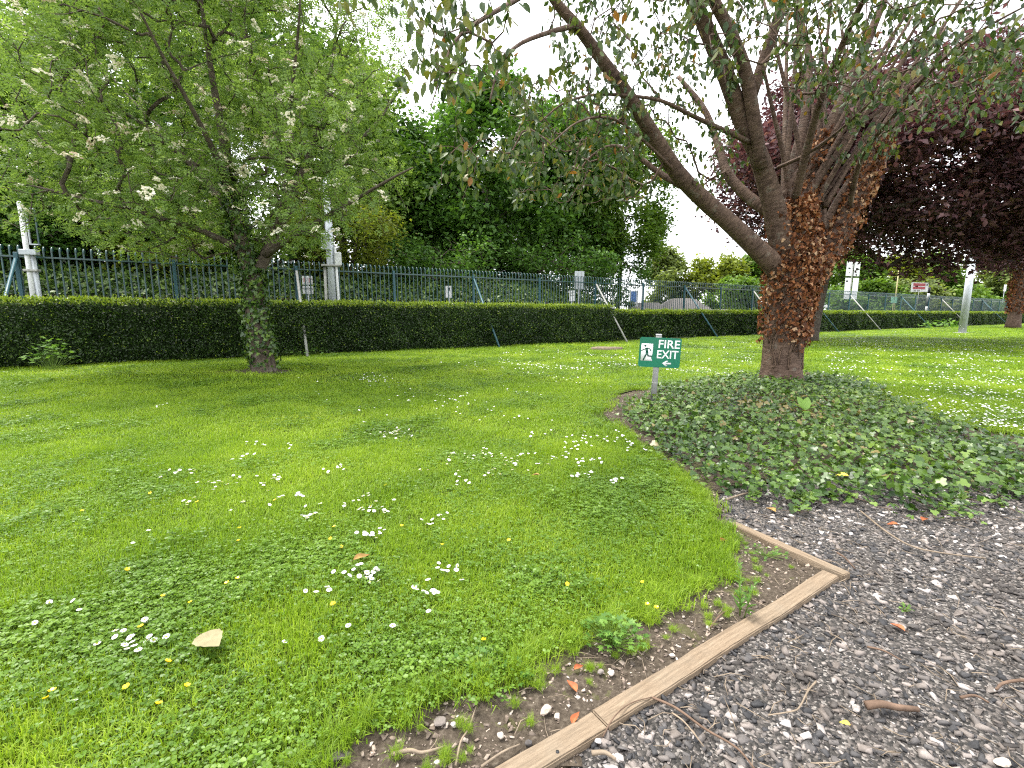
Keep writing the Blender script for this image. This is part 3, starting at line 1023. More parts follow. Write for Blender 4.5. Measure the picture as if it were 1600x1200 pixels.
bg('broad_shrub', 'mid green shrub behind the yellow green shrub left of the ivy clad trunk', 325, 28.0, (330, 440), 95, 3.7, 'midgreen', 'bark_dark', 0.06, 260, 30, 0.24, 43, clumps=22, sigma=0.3, cat='shrub', multi=3)
bg('broad_shrub', 'dark green shrub behind the railing in front of the slender tree', 950, 27.0, (385, 480), 60, 0.8, 'sycamore', 'bark_dark', 0.06, 220, 30, 0.24, 44, clumps=20, sigma=0.3, cat='shrub', multi=3)
# far trees to the right, across the street
far = [(1030, 52, (395, 492), 40, 'farleaf', 'thin pale tree in the bright gap beside the slender tree'),
       (1110, 46, (398, 492), 52, 'yellowgreen', 'light green tree far behind the railing left of the cherry trunk'),
       (1170, 44, (405, 492), 48, 'midgreen', 'green bush far behind the railing touching the cherry trunk'),
       (1310, 34, (395, 492), 55, 'midgreen', 'green tree behind the tall white panel sign'),
       (1385, 31, (405, 492), 45, 'yellowgreen', 'light green tree behind the yellow pole'),
       (1450, 30, (400, 492), 50, 'midgreen', 'green tree behind the red and white direction board'),
       (1530, 29, (398, 492), 55, 'farleaf', 'pale green tree behind the thick grey column'),
       (1610, 28, (400, 492), 55, 'midgreen', 'green tree behind the railing at the right edge of the view'),
       (1150, 36, (442, 500), 60, 'midgreen', 'low green bush behind the railing just left of the cherry trunk'),
       (1345, 27, (442, 500), 60, 'midgreen', 'low green bush right of the tall white panel sign'),
       (1420, 26.5, (446, 500), 55, 'farleaf', 'low pale bush beneath the red and white direction board'),
       (1495, 26, (448, 500), 55, 'midgreen', 'low green bush just left of the thick grey column'),
       (1570, 25.5, (450, 500), 60, 'midgreen', 'low green bush behind the brown trunk at the right')]
for k, (px, n, rows, pr, mt, lab) in enumerate(far):
    d = fence_depth(px, n)
    b = np.array([(px - 800) / FPX * d, d, 0.0])
    zt, zb = EYE + (490 - rows[0]) * d / FPX, EYE + (490 - rows[1]) * d / FPX
    tree('street_tree', lab, b, (b[0], b[1], (zt + zb) / 2), (pr * d / FPX * 0.8, 4.0, (zt - zb) / 2), mt, 'bark_dark', 0.2, 300, 34, 0.008 * d, 60 + k,
         'trees across the street', clumps=20, sigma=0.006 * d, spread=0.16)

# --- purple-leaved trees
b = gp(1263, 533)
PT = b
tree('purple_tree', 'large dark purple leaved tree behind the cherry trunk', b, (b[0] + 5.0, b[1] - 1.0, 8.8), (11.0, 6.5, 4.6), 'purple', 'bark_dark', 0.36, 2200, 50, 0.28, 71,
     'purple leaved trees', clumps=110, sigma=0.42, spread=0.12, shell=0.35)
b = gp(1582, 513)
tree('purple_tree', 'smaller purple tree with a brown trunk beside the thick grey column', b, (b[0] + 3, b[1], 12.2), (9.0, 7.0, 7.0), 'purple', 'bark_cherry', 0.5, 900, 46, 0.36, 72,
     'purple leaved trees', clumps=40, sigma=0.5, spread=0.13)
PT2 = b

# --- flowering tree on the left
def limb(spec, n=None, k=1.0):
    pts = [pd(a, b_, d) for a, b_, d, w in spec]
    rad = [w * 0.5 * d / FPX * 0.84 * k * math.cos(math.atan(abs(a - 800) / FPX)) ** 0.8 for a, b_, d, w in spec]
    return smooth_path(pts, rad, n or len(spec) * 3)


rng = np.random.default_rng(91)
D0 = LEFT_TREE[1]
ft = empty('flowering_tree', tuple(LEFT_TREE))
tag(ft, 'flowering tree with cream blossom clusters and an ivy clad trunk', 'tree')
FL = []
FL.append(limb([(414, 586, D0, 54), (411, 565, D0, 45), (405, 530, D0, 42), (400, 490, D0, 38), (396, 450, D0, 36), (393, 420, D0, 34)]))
FL.append(limb([(393, 425, D0, 32), (380, 385, D0, 30), (368, 335, D0 - .1, 26), (360, 280, D0 - .3, 22), (350, 220, D0 - .5, 17), (335, 140, D0 - .7, 12), (322, 60, D0 - .9, 8), (312, -20, D0 - 1, 5)]))
FL.append(limb([(398, 430, D0, 26), (418, 395, D0 + .2, 22), (436, 350, D0 + .4, 18), (458, 300, D0 + .6, 15), (485, 240, D0 + .8, 12), (505, 170, D0 + 1, 9), (520, 90, D0 + 1.1, 6), (528, 20, D0 + 1.2, 4)]))
FL.append(limb([(414, 400, D0 + .1, 14), (450, 375, D0 - .3, 12), (500, 345, D0 - .8, 10), (555, 312, D0 - 1.2, 7), (610, 280, D0 - 1.5, 5), (645, 262, D0 - 1.7, 3)]))
FL.append(limb([(383, 395, D0, 16), (340, 372, D0 - .4, 14), (285, 350, D0 - .9, 11), (220, 332, D0 - 1.3, 9), (140, 312, D0 - 1.7, 7), (50, 290, D0 - 2, 4)]))
FL.append(limb([(370, 345, D0, 17), (325, 285, D0 + .4, 14), (265, 225, D0 + .8, 11), (185, 170, D0 + 1.2, 8), (95, 120, D0 + 1.5, 5), (20, 80, D0 + 1.7, 3)]))
FL.append(limb([(366, 320, D0 - .1, 15), (340, 250, D0 - 1, 12), (300, 170, D0 - 1.8, 9), (255, 90, D0 - 2.5, 7), (215, 10, D0 - 3, 4)]))
FL.append(limb([(425, 375, D0 + .3, 14), (445, 310, D0 - .6, 12), (450, 230, D0 - 1.4, 9), (455, 150, D0 - 2, 7), (465, 60, D0 - 2.6, 5), (470, -20, D0 - 3, 3)]))
FL.append(limb([(430, 365, D0 + .4, 12), (480, 300, D0 + 1.4, 10), (540, 240, D0 + 2.2, 7), (590, 190, D0 + 2.8, 5), (615, 150, D0 + 3.1, 3)]))
FL.append(limb([(372, 350, D0, 13), (330, 290, D0 + 1.4, 10), (280, 230, D0 + 2.4, 8), (210, 160, D0 + 3.2, 5), (150, 90, D0 + 3.8, 3)]))
crown_c = np.array([-7.9, D0, 6.6])
crown_r = np.array([5.9, 4.3, 4.9])
att = clump_points(3000, crown_c, crown_r, 130, 0.11, rng, 2.4, 0.35)
hd = np.hypot(att[:, 0] - LEFT_TREE[0], att[:, 1] - LEFT_TREE[1])
att = att[att[:, 2] > 2.75 + 0.10 * hd]
hx0 = (att[:, 0] / att[:, 1] * FPX + 800)
hy0 = 490 - (att[:, 2] - EYE) / att[:, 1] * FPX
att = att[~((hx0 < 110) & (hy0 < 95 - hx0 * 0.9) & (att[:, 1] < 60))]
parts, tp, td, back = grow([(p, r, None) for p, r in FL], att, 0.0055, 0.5, 0.10, rng=rng)
V, F, R = merge(parts)
obj('trunk', mesh_np('trunk', V - LEFT_TREE, F, M['bark_grey'], R, True), ft)
k = np.repeat(np.arange(len(tp)), 12)
n = len(k)
t = rng.random(n)[:, None]
P = tp[k] * (1 - t) + back[k] * t + rng.normal(size=(n, 3)) * 0.17
V, F, R = scatter(SPRAY, P - LEFT_TREE, rng.normal(size=(n, 3)) + td[k] * 0.8 + np.array([0, 0, -0.1]), rng.normal(size=(n, 3)) * 0.5 + np.array([0, 0, 1.0]),
                  rng.uniform(0.14, 0.25, n), rng.random(len(tp))[k] * 0.4 + rng.random(n) * 0.6, rng)
obj('crown', mesh_np('crown', V, F, M['rowan'], R), ft)


def blossom_mesh(seed):
    r = np.random.default_rng(seed)
    parts_ = []
    m = 18
    ang = r.uniform(0, 6.28, m)
    rr = np.sqrt(r.random(m)) * 0.5
    P = np.stack([np.cos(ang) * rr, np.sin(ang) * rr, 0.18 - rr * rr * 0.7 + r.normal(size=m) * 0.03], 1)
    for q_ in range(2):
        parts_.append(scatter(LEAF_ROUND, P, r.normal(size=(m, 3)) * np.array([1, 1, 0.2]), np.array([0, 0, 1.0]) + r.normal(size=(m, 3)) * 0.4, r.uniform(0.16, 0.26, m), None, r))
    return merge(parts_)


bl_me = []
for q_ in range(5):
    V, F, R = blossom_mesh(q_)
    bl_me.append(mesh_np('blossom_cluster', V, F, M['blossom'], R * 0.6 + (0.0 if q_ == 0 else 0.4)))
th = np.arctan2(tp[:, 0], tp[:, 1])
el = (tp[:, 2] - EYE) / np.hypot(tp[:, 0], tp[:, 1])
cell = {}
for i in np.argsort(np.hypot(tp[:, 0], tp[:, 1])):
    cell.setdefault((int(th[i] / 0.026 + 0.5), int(el[i] / 0.028 + 0.5)), i)
pick = np.array(list(cell.values()))
wgt = 1.15 - 0.9 * np.clip((th[pick] + 0.5) / 0.35, 0, 1) - 0.4 * np.clip((el[pick] - 0.5) / 0.3, 0, 1) + rng.normal(size=len(pick)) * 0.35
pick = pick[np.argsort(-wgt)]
for i in pick[:290]:
    o = obj('blossom_cluster', bl_me[int(rng.integers(0, 5))], ft, tuple(tp[i] - LEFT_TREE + np.array([0.1, -0.30, 0.14]) + rng.normal(size=3) * 0.06))
    o.rotation_euler = (rng.normal() * 0.3 + 0.5, rng.normal() * 0.35, rng.uniform(0, 6.28))
    sc = rng.uniform(0.15, 0.27)
    o.scale = (sc, sc, sc)

tiny = rng.permutation(len(tp))[:900]
tiny = tiny[th[tiny] < -0.2]
V, F, R = blossom_mesh(9)
parts_b = []
for i in tiny:
    a_ = rng.uniform(0, 6.28)
    c_, s_ = math.cos(a_), math.sin(a_)
    Q = V[:108] * rng.uniform(0.12, 0.20)
    Q = np.stack([Q[:, 0] * c_ - Q[:, 1] * s_, Q[:, 0] * s_ + Q[:, 1] * c_, Q[:, 2]], 1) + tp[i] - LEFT_TREE + np.array([0.03, -0.14, 0.12])
    parts_b.append((Q, [f[:72] for f in F], R[:108] * 0.6 + 0.4))
Vb, Fb, Rb = merge(parts_b)
obj('small_blossom', mesh_np('small_blossom', Vb, Fb, M['blossom'], Rb), ft)['kind'] = 'stuff'

# green ivy up its trunk
def wrap_leaves(limbs_sel, n, size, rng, out_r=(0.02, 0.09), side=None):
    Ps, Ns = [], []
    L = np.array([np.linalg.norm(np.diff(p, axis=0), axis=1).sum() * r.mean() for p, r in limbs_sel])
    for (p, r), cnt in zip(limbs_sel, (n * L / L.sum()).astype(int)):
        t = rng.random(cnt) * (len(p) - 1.001)
        i = t.astype(int)
        f = (t - i)[:, None]
        c = p[i] * (1 - f) + p[i + 1] * f
        rr = r[i] * (1 - f[:, 0]) + r[i + 1] * f[:, 0]
        ax = unit(p[i + 1] - p[i])
        v = rng.normal(size=(cnt, 3))
        if side is not None:
            v = v + np.asarray(side)
        v = unit(v - (v * ax).sum(1, keepdims=True) * ax)
        Ps.append(c + v * (rr + rng.uniform(*out_r, cnt))[:, None])
        Ns.append(v)
    return np.concatenate(Ps), np.concatenate(Ns)


iv = empty('climbing_ivy', tuple(LEFT_TREE))
tag(iv, 'green ivy climbing the trunk of the flowering tree', 'ivy')
rng = np.random.default_rng(17)
P, N = wrap_leaves([FL[0], (FL[1][0][:12], FL[1][1][:12])], 2600, 0.07, rng, (0.0, 0.14))
keep = (P[:, 2] > 0.1 + rng.random(len(P)) ** 1.5 * 1.0)
P, N = P[keep], N[keep]
V, F, R = scatter(LEAF_IVY, P - LEFT_TREE, rng.normal(size=P.shape) * 0.6 + np.array([0, 0, -0.8]), N + rng.normal(size=P.shape) * 0.5 + np.array([0, 0, 0.3]), rng.uniform(0.06, 0.12, len(P)), rng.random(len(P)) * 0.85, rng)
obj('foliage', mesh_np('foliage', V, F, M['ivy'], R), iv)['kind'] = 'stuff'
for k_ in range(9):
    a = rng.uniform(0, 6.28)
    pts = []
    for q_ in range(10):
        j = min(q_ * 2, len(FL[0][0]) - 1)
        c, r = FL[0][0][j], FL[0][1][j]
        pts.append(c + np.array([math.cos(a), math.sin(a), 0]) * (r + 0.005) - LEFT_TREE)
        a += rng.normal() * 0.18
    tube_obj('ivy_stem', pts, [0.013] * len(pts), M['bark_dark'], iv, 5)

# --- the cherry
rng = np.random.default_rng(44)
TB = np.array([TREE_XY[0], TREE_XY[1], float(height(TREE_XY[0], TREE_XY[1])) - 0.03])
ch = empty('cherry_tree', tuple(TB))
tag(ch, 'big cherry tree with spreading limbs growing from the ivy mound', 'tree')
T = 9.35
CL = []
CL.append(limb([(1220, 612, T, 100), (1220, 592, T, 84), (1221, 565, T, 75), (1225, 520, T, 76), (1231, 470, T, 82), (1237, 430, T, 88), (1240, 395, T, 86), (1240, 350, T, 72), (1236, 310, T, 56)], 34))
CL.append(limb([(1236, 470, T, 60), (1214, 420, T - .1, 60), (1188, 394, T - .25, 52), (1142, 350, T - .45, 46), (1097, 310, T - .7, 43), (1057, 268, T - 1, 40), (1020, 210, T - 1.3, 36), (985, 155, T - 1.6, 33), (945, 100, T - 1.9, 29), (905, 45, T - 2.2, 25), (870, 5, T - 2.4, 22), (836, -50, T - 2.7, 17), (790, -120, T - 3.0, 12)], 40, 0.72))
CL.append(limb([(1234, 440, T, 70), (1226, 395, T - .1, 72), (1213, 340, T - .2, 60), (1200, 290, T - .3, 52), (1184, 240, T - .4, 47), (1160, 190, T - .5, 44), (1135, 120, T - .7, 41), (1110, 60, T - .9, 38), (1085, 0, T - 1.1, 33), (1060, -70, T - 1.4, 27), (1035, -160, T - 1.8, 18)], 36, 0.72))
CL.append(limb([(1190, 262, T - .5, 34), (1176, 175, T - .7, 35), (1164, 110, T - .85, 33), (1141, 50, T - 1.1, 30), (1115, 0, T - 1.3, 27), (1085, -70, T - 1.6, 21), (1050, -150, T - 2, 14)], 26, 0.72))
CL.append(limb([(1175, 150, T - .7, 28), (1196, 85, T - .8, 28), (1215, 30, T - .9, 27), (1230, -20, T - 1, 25), (1248, -95, T - 1.2, 19), (1260, -170, T - 1.4, 12)], 22, 0.72))
CL.append(limb([(1245, 470, T, 60), (1264, 425, T, 62), (1300, 385, T + .1, 56), (1333, 322, T + .2, 48), (1354, 270, T + .3, 42), (1378, 218, T + .4, 34), (1412, 182, T + .4, 24), (1475, 140, T + .4, 16), (1560, 105, T + .3, 10)], 28, 0.72))
CL.append(limb([(1245, 350, T, 58), (1264, 282, T + .1, 44), (1290, 215, T + .2, 37), (1320, 150, T + .3, 30), (1345, 90, T + .3, 26), (1365, 40, T + .3, 22), (1400, -45, T + .2, 15)], 24, 0.72))
CL.append(limb([(1240, 330, T + .15, 34), (1240, 262, T + .4, 30), (1256, 195, T + .7, 26), (1263, 130, T + .9, 22), (1262, 75, T + 1.1, 18), (1245, 10, T + 1.3, 13), (1230, -60, T + 1.5, 9)], 22, 0.72))
CL.append(limb([(1200, 330, T - .1, 34), (1166, 305, T + .15, 29), (1136, 270, T + .4, 25), (1122, 225, T + .7, 20), (1100, 170, T + 1, 15), (1060, 120, T + 1.4, 10)], 18, 0.72))
CL.append(limb([(1178, 225, T - .5, 15), (1130, 203, T - .8, 13), (1080, 180, T - 1.1, 11), (1035, 158, T - 1.4, 9), (985, 150, T - 1.7, 8), (930, 148, T - 2, 7), (880, 162, T - 2.3, 5), (845, 190, T - 2.5, 3)], 24, 0.72))
CL.append(limb([(1215, 262, T - .3, 11), (1262, 240, T - .8, 10), (1310, 205, T - 1.3, 9), (1360, 160, T - 1.8, 8), (1430, 100, T - 2.3, 6), (1520, 50, T - 2.8, 4)], 20, 0.72))
CL.append(limb([(1066, 290, T - .9, 20), (1030, 270, T - .6, 15), (990, 240, T - .4, 11), (955, 228, T - .2, 8), (920, 248, T, 6), (895, 285, T + .1, 4)], 18, 0.72))
CL.append(limb([(1060, 272, T - 1, 12), (1000, 215, T - 1.7, 9), (955, 185, T - 2.3, 7), (905, 190, T - 2.8, 5), (860, 225, T - 3.2, 3)], 18, 0.72))
CL.append(limb([(850, -30, T - 2.6, 14), (806, 0, T - 3.2, 12), (757, 28, T - 3.9, 10), (716, 58, T - 4.4, 8), (697, 92, T - 4.8, 6), (685, 130, T - 5.0, 5), (672, 172, T - 5.1, 3)], 22, 0.72))
CL.append(limb([(900, 40, T - 2.2, 14), (860, 50, T - 2.8, 11), (810, 70, T - 3.3, 9), (780, 105, T - 3.7, 7), (765, 160, T - 4.0, 4)], 16, 0.72))
CL.append(limb([(1325, 335, T + .2, 16), (1345, 250, T - .6, 15), (1395, 180, T - 1.4, 13), (1455, 110, T - 2.1, 11), (1530, 50, T - 2.7, 8), (1620, 0, T - 3.2, 5)], 20, 0.72))
CL.append(limb([(1270, 400, T + .2, 26), (1300, 330, T + .3, 22), (1345, 255, T + .4, 18), (1400, 165, T + .4, 14), (1450, 80, T + .3, 10), (1500, 0, T + .2, 7)], 18, 0.72))
CL.append(limb([(1250, 330, T - .1, 22), (1285, 270, T - .1, 19), (1335, 200, T - .2, 15), (1400, 110, T - .3, 12), (1460, 30, T - .4, 8)], 18, 0.72))
CL.append(limb([(1268, 300, T + .2, 16), (1300, 240, T + .5, 14), (1315, 170, T + .8, 11), (1320, 90, T + 1.0, 9), (1310, 10, T + 1.2, 6)], 16, 0.72))
CL.append(limb([(1240, 320, T - .2, 24), (1275, 180, T - 1.2, 20), (1320, 60, T - 2.0, 16), (1370, -40, T - 2.8, 13), (1440, -160, T - 3.6, 10)], 20, 0.72))
CL.append(limb([(1085, 10, T - 1.1, 20), (1050, -160, T - 2.6, 17), (1020, -420, T - 4.3, 13), (1000, -900, T - 5.9, 8)], 18, 0.72))
CL.append(limb([(1320, 60, T - 2.0, 14), (1420, -140, T - 3.4, 12), (1560, -420, T - 4.7, 9), (1750, -800, T - 5.7, 6)], 18, 0.72))
CL.append(limb([(790, -120, T - 3.0, 12), (690, -130, T - 3.7, 9), (620, -80, T - 4.3, 7), (575, -30, T - 4.7, 4)], 14, 0.72))


for q_ in range(16):                        # the sheaf of thin stems above the fork
    a0 = rng.uniform(1215, 1290)
    top = rng.uniform(1130, 1520)
    t1 = rng.uniform(-60, 120)
    dz_ = rng.uniform(-1.6, 1.4)
    y0_ = rng.uniform(300, 380)
    CL.append(limb([(a0, y0_, T, 15), (a0 + (top - a0) * 0.25, y0_ - 80, T + dz_ * 0.3, 12), (a0 + (top - a0) * 0.55, (y0_ - 80 + t1) / 2 + 20, T + dz_ * 0.6, 10), (top, t1, T + dz_, 6)], 14, 0.8))


def region(n, px, py, dep):
    a = rng.uniform(px[0], px[1], n)
    b_ = rng.uniform(py[0], py[1], n)
    d = rng.uniform(dep[0], dep[1], n)
    return np.array([pd(x_, y_, d_) for x_, y_, d_ in zip(a, b_, d)])


regs = [region(620, (1240, 1700), (-160, 160), (6.0, 10.5)), region(470, (850, 1260), (-200, 110), (5.6, 10.0)), region(240, (790, 1010), (110, 320), (6.6, 9.2)),
        region(75, (610, 800), (-90, 140), (4.0, 5.6)), region(24, (700, 860), (90, 290), (5.2, 7.0)), region(60, (1400, 1620), (60, 200), (6.6, 9.5)), region(40, (1290, 1420), (120, 260), (7.5, 10)),
        region(110, (1010, 1150), (80, 300), (8.0, 11.5)), region(90, (1050, 1450), (-120, 150), (10, 12.5)), region(7, (530, 610), (-60, 20), (3.9, 4.6)),
        region(8, (640, 760), (220, 330), (5.5, 6.5)),
        np.stack([rng.uniform(-0.5, 8, 260), rng.uniform(1.5, 7.5, 260), rng.uniform(5.6, 8.2, 260)], 1)]
regs[-1] = regs[-1][regs[-1][:, 2] > 1.5 + 1.05 * regs[-1][:, 1]]
att = np.concatenate(regs)
parts, tp, td, back = grow([(p, r, None) for p, r in CL], att, 0.0035, 0.3, 0.22, rng=rng, jitter=0.12)
V, F, R = merge(parts)
obj('trunk', mesh_np('trunk', V - TB, F, M['bark_cherry'], R, True), ch)
k = np.repeat(np.arange(len(tp)), 7)
n = len(k)
t = rng.random(n)[:, None] ** 1.3
P = tp[k] * (1 - t) + back[k] * t + rng.normal(size=(n, 3)) * 0.055
P = P + np.array([0, 0, -0.02])
D = rng.normal(size=(n, 3)) * 0.55 + np.array([0, 0, -1.0])
N = rng.normal(size=(n, 3)) + np.array([0, -0.2, 0.3])
size = rng.uniform(0.075, 0.135, n)
rnd = rng.random(n) ** 1.15
dist = np.linalg.norm(P - np.array([0, 0, EYE]), axis=1)
dirv = (P - np.array([0, 0, EYE]))
py_ = 600 - FPX * (dirv[:, 1] * SP + dirv[:, 2] * CP) / (dirv[:, 1] * CP - dirv[:, 2] * SP)
vis = (py_ > -20) & (np.abs(dirv[:, 0] / dirv[:, 1]) < 1.1)
near_i = np.argsort(np.where(vis, dist, 1e6))[:280]
mask = np.ones(n, bool)
mask[near_i] = False
V, F, R = scatter(LEAF_OVAL, P[mask] - TB, D[mask], N[mask], size[mask], rnd[mask], rng)
obj('crown', mesh_np('crown', V, F, M['cherry'], R), ch)
leaf_variants = [mesh_np('leaf', LEAF_OVAL[0], LEAF_OVAL[1], M['cherry'], np.full(9, q_)) for q_ in (0.15, 0.4, 0.6, 0.75, 0.9)]
for i in near_i:
    Y = Vector(D[i]).normalized()
    Z = Vector(N[i])
    Z = (Z - Z.dot(Y) * Y).normalized()
    X = Y.cross(Z)
    o = obj('leaf', leaf_variants[int(rng.integers(0, 5))], ch)
    mat_ = Matrix((X, Y, Z)).transposed().to_4x4()
    mat_ = Matrix.Translation(Vector(P[i] - TB)) @ mat_ @ Matrix.Scale(float(size[i]), 4)
    o.matrix_local = mat_

# dead ivy on the cherry
di = empty('dead_ivy', tuple(TB))
tag(di, 'dead brown ivy clinging to the cherry trunk and right hand limb', 'ivy')
rng = np.random.default_rng(29)
P1, N1 = wrap_leaves([(CL[0][0][8:], CL[0][1][8:])], 6000, 0.06, rng, (0.0, 0.12), (0.25, -0.4, 0))
P2, N2 = wrap_leaves([(CL[5][0][:18], CL[5][1][:18]), (CL[6][0][:9], CL[6][1][:9])], 3800, 0.06, rng, (0.0, 0.14))
P3, N3 = wrap_leaves([(CL[2][0][:9], CL[2][1][:9]), (CL[1][0][:6], CL[1][1][:6])], 330, 0.06, rng, (0.0, 0.06), (0.8, -0.3, 0))
P, N = np.concatenate([P1, P2, P3]), np.concatenate([N1, N2, N3])
keep = P[:, 2] > 0.92 + 0.35 * rng.random(len(P)) ** 2 + 0.12 * np.sin(P[:, 0] * 9 + P[:, 1] * 7)
P, N = P[keep], N[keep]
V, F, R = scatter(LEAF_IVY, P - TB, rng.normal(size=P.shape) * 0.7 + np.array([0, 0, -0.9]), N + rng.normal(size=P.shape) * 0.7, rng.uniform(0.035, 0.08, len(P)), rng.random(len(P)) ** 1.3, rng)
obj('foliage', mesh_np('foliage', V, F, M['deadivy'], R), di)['kind'] = 'stuff'
for k_ in range(34):
    src = CL[0] if k_ < 22 else CL[5]
    a = rng.uniform(-2.9, 0.4)
    j = int(rng.integers(7, 14)) if k_ < 22 else 0
    pts = []
    while j < min(len(src[0]), 40) and len(pts) < 16:
        c, r = src[0][j], src[1][j]
        pts.append(c + np.array([math.cos(a), math.sin(a), 0]) * (r + 0.012) - TB)
        a += rng.normal() * 0.12
        j += 1
    tube_obj('ivy_stem', pts, [0.010] * len(pts), M['twig'], di, 5)

# dead ivy on the far trunks too
for base_, wv, lab in ((PT2, 0.5, 'dead brown ivy on the trunk beside the thick grey column'),):
    dd = empty('dead_ivy', tuple(base_))
    tag(dd, lab, 'ivy')
    pth = np.array([base_ + np.array([0, 0, z_]) for z_ in np.linspace(1.6, 7, 8)])
    P, N = wrap_leaves([(pth, np.full(8, wv))], 1400, 0.1, rng, (0.0, 0.3))
    V, F, R = scatter(LEAF_ROUND, P - base_, rng.normal(size=P.shape) + np.array([0, 0, -0.8]), N + rng.normal(size=P.shape) * 0.6, rng.uniform(0.12, 0.26, len(P)), rng.random(len(P)) ** 1.5 * 0.8, rng)
    obj('foliage', mesh_np('foliage', V, F, M['deadivy'], R), dd)['kind'] = 'stuff'

# ================================================================== IVY MOUND
rng = np.random.default_rng(77)
n = 50000
x = rng.uniform(0.8, 9.5, n)
y = rng.uniform(3.0, 11.0, n)
k = in_poly(x + rng.normal(size=n) * 0.06 + 0.09 * np.sin(y * 5.3), y + rng.normal(size=n) * 0.06 + 0.10 * np.sin(x * 6.1 + 1) + 0.05 * np.sin(x * 15), IVY) & (np.hypot(x - TREE_XY[0], y - TREE_XY[1]) > 0.45)
x, y = x[k], y[k]
n = len(x)
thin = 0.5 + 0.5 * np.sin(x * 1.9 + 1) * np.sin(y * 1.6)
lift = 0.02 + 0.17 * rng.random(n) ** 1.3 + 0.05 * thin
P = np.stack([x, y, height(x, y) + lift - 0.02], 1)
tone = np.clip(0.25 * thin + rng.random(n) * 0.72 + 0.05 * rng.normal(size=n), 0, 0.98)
V, F, R = scatter(LEAF_IVY, P, rng.normal(size=(n, 3)) * np.array([1, 1, 0.35]) + np.array([0, -0.5, -0.15]), rng.normal(size=(n, 3)) * 0.6 + np.array([0, -0.35, 1.0]), 0.024 + 0.064 * rng.random(n) ** 1.8, np.where(rng.random(n) < 0.02 + 0.30 * np.exp(-((x - 3.9) ** 2 + (y - 6.9) ** 2) / 0.5), 1.0, np.clip(tone * 0.75 + (lift - 0.06) * 1.5, 0, 0.95)), rng)  # low leaves coloured darker, painting in the shade of the gaps
tag(obj('ivy_ground_cover', mesh_np('ivy_ground_cover', V, F, M['ivy'], R)), 'glossy green ivy carpeting the mound around the cherry', 'ivy', None, 'stuff')

parts = []
lp, ld = [], []
for q_ in range(46):
    j = int(rng.integers(0, 14))
    a_, b2 = np.array(IVY[j]), np.array(IVY[(j + 1) % len(IVY)])
    c_ = a_ + (b2 - a_) * rng.random()
    out_d = np.array([c_[0] - 4.6, c_[1] - 7.0])
    out_d = out_d / np.linalg.norm(out_d)
    ang_ = math.atan2(out_d[1], out_d[0]) + rng.normal() * 0.7
    L_ = rng.uniform(0.15, 0.5)
    pts = []
    for t_ in np.linspace(0, 1, 7):
        p_ = c_ - out_d * 0.1 + np.array([math.cos(ang_), math.sin(ang_)]) * L_ * t_
        ang_ += rng.normal() * 0.15
        pts.append((p_[0], p_[1], float(height(p_[0], p_[1])) + 0.015 + 0.02 * math.sin(t_ * 3.1)))
        lp.append(pts[-1])
    parts.append(tube(pts, np.linspace(0.003, 0.0015, 7), 4, False))
Vr, Fr, Rr = merge(parts)
tag(obj('ivy_runners', mesh_np('ivy_runners', Vr, Fr, M['twig'], Rr)), 'thin ivy runners trailing out over the edge of the bed', 'ivy', None, 'stuff')
lp = np.repeat(np.array(lp), 2, 0) + rng.normal(size=(len(lp) * 2, 3)) * np.array([0.02, 0.02, 0.006]) + np.array([0, 0, 0.02])
V, F, R = scatter(LEAF_IVY, lp, rng.normal(size=lp.shape) * np.array([1, 1, 0.2]), rng.normal(size=lp.shape) * 0.4 + np.array([0, -0.2, 1.0]), rng.uniform(0.025, 0.06, len(lp)), 0.3 + 0.6 * rng.random(len(lp)), rng)
tag(obj('ivy_runner_leaves', mesh_np('ivy_runner_leaves', V, F, M['ivy'], R)), 'small ivy leaves on the runners at the edge of the bed', 'ivy', None, 'stuff')

# ================================================================== GRAVEL AND SOIL STONES
def chip(seed):
    r = np.random.default_rng(seed)
    v = np.array([(-1, -1, -1), (1, -1, -1), (1, 1, -1), (-1, 1, -1), (-1, -1, 1), (1, -1, 1), (1, 1, 1), (-1, 1, 1)], float) * 0.5
    v *= np.array([0.66, 1.1, 0.30])
    v += r.normal(size=v.shape) * 0.13
    v[4:, :2] *= 0.72
    f = np.array([(0, 2, 1), (0, 3, 2), (4, 5, 6), (4, 6, 7), (0, 1, 5), (0, 5, 4), (1, 2, 6), (1, 6, 5), (2, 3, 7), (2, 7, 6), (3, 0, 4), (3, 4, 7)])
    return v, [f]


def stones(n, xr, yr, poly, smin, smax, zf, rng, exc=None, tone=None, dens=None):
    x = rng.uniform(*xr, n)
    y = yr[0] + (yr[1] - yr[0]) * rng.random(n) ** 1.35
    k = in_poly(x, y, poly)
    if exc is not None:
        k &= ~exc(x, y)
    x, y = x[k], y[k]
    n = len(x)
    size = smin * (smax / smin) ** (rng.random(n) ** 2.0)
    P = np.stack([x, y, zf(x, y) + size * 0.10], 1)
    parts = []
    idx = rng.integers(0, 6, n)
    rn = rng.random(n) if tone is None else tone(x, y, rng.random(n))
    for v in range(6):
        m = idx == v
        parts.append(scatter(chip(v), P[m], rng.normal(size=(m.sum(), 3)) * np.array([1, 1, 0.25]), np.array([0, 0, 1.0]) + rng.normal(size=(m.sum(), 3)) * 0.28, size[m], rn[m], rng))
    return merge(parts)


rng = np.random.default_rng(3)


def grav_tone(x, y, r):
    far_ = np.clip((y - 2.3) / 1.5, 0, 1)
    return np.clip(r ** 1.15 * (0.95 - 0.0 * far_) + 0.12 * far_, 0, 1)


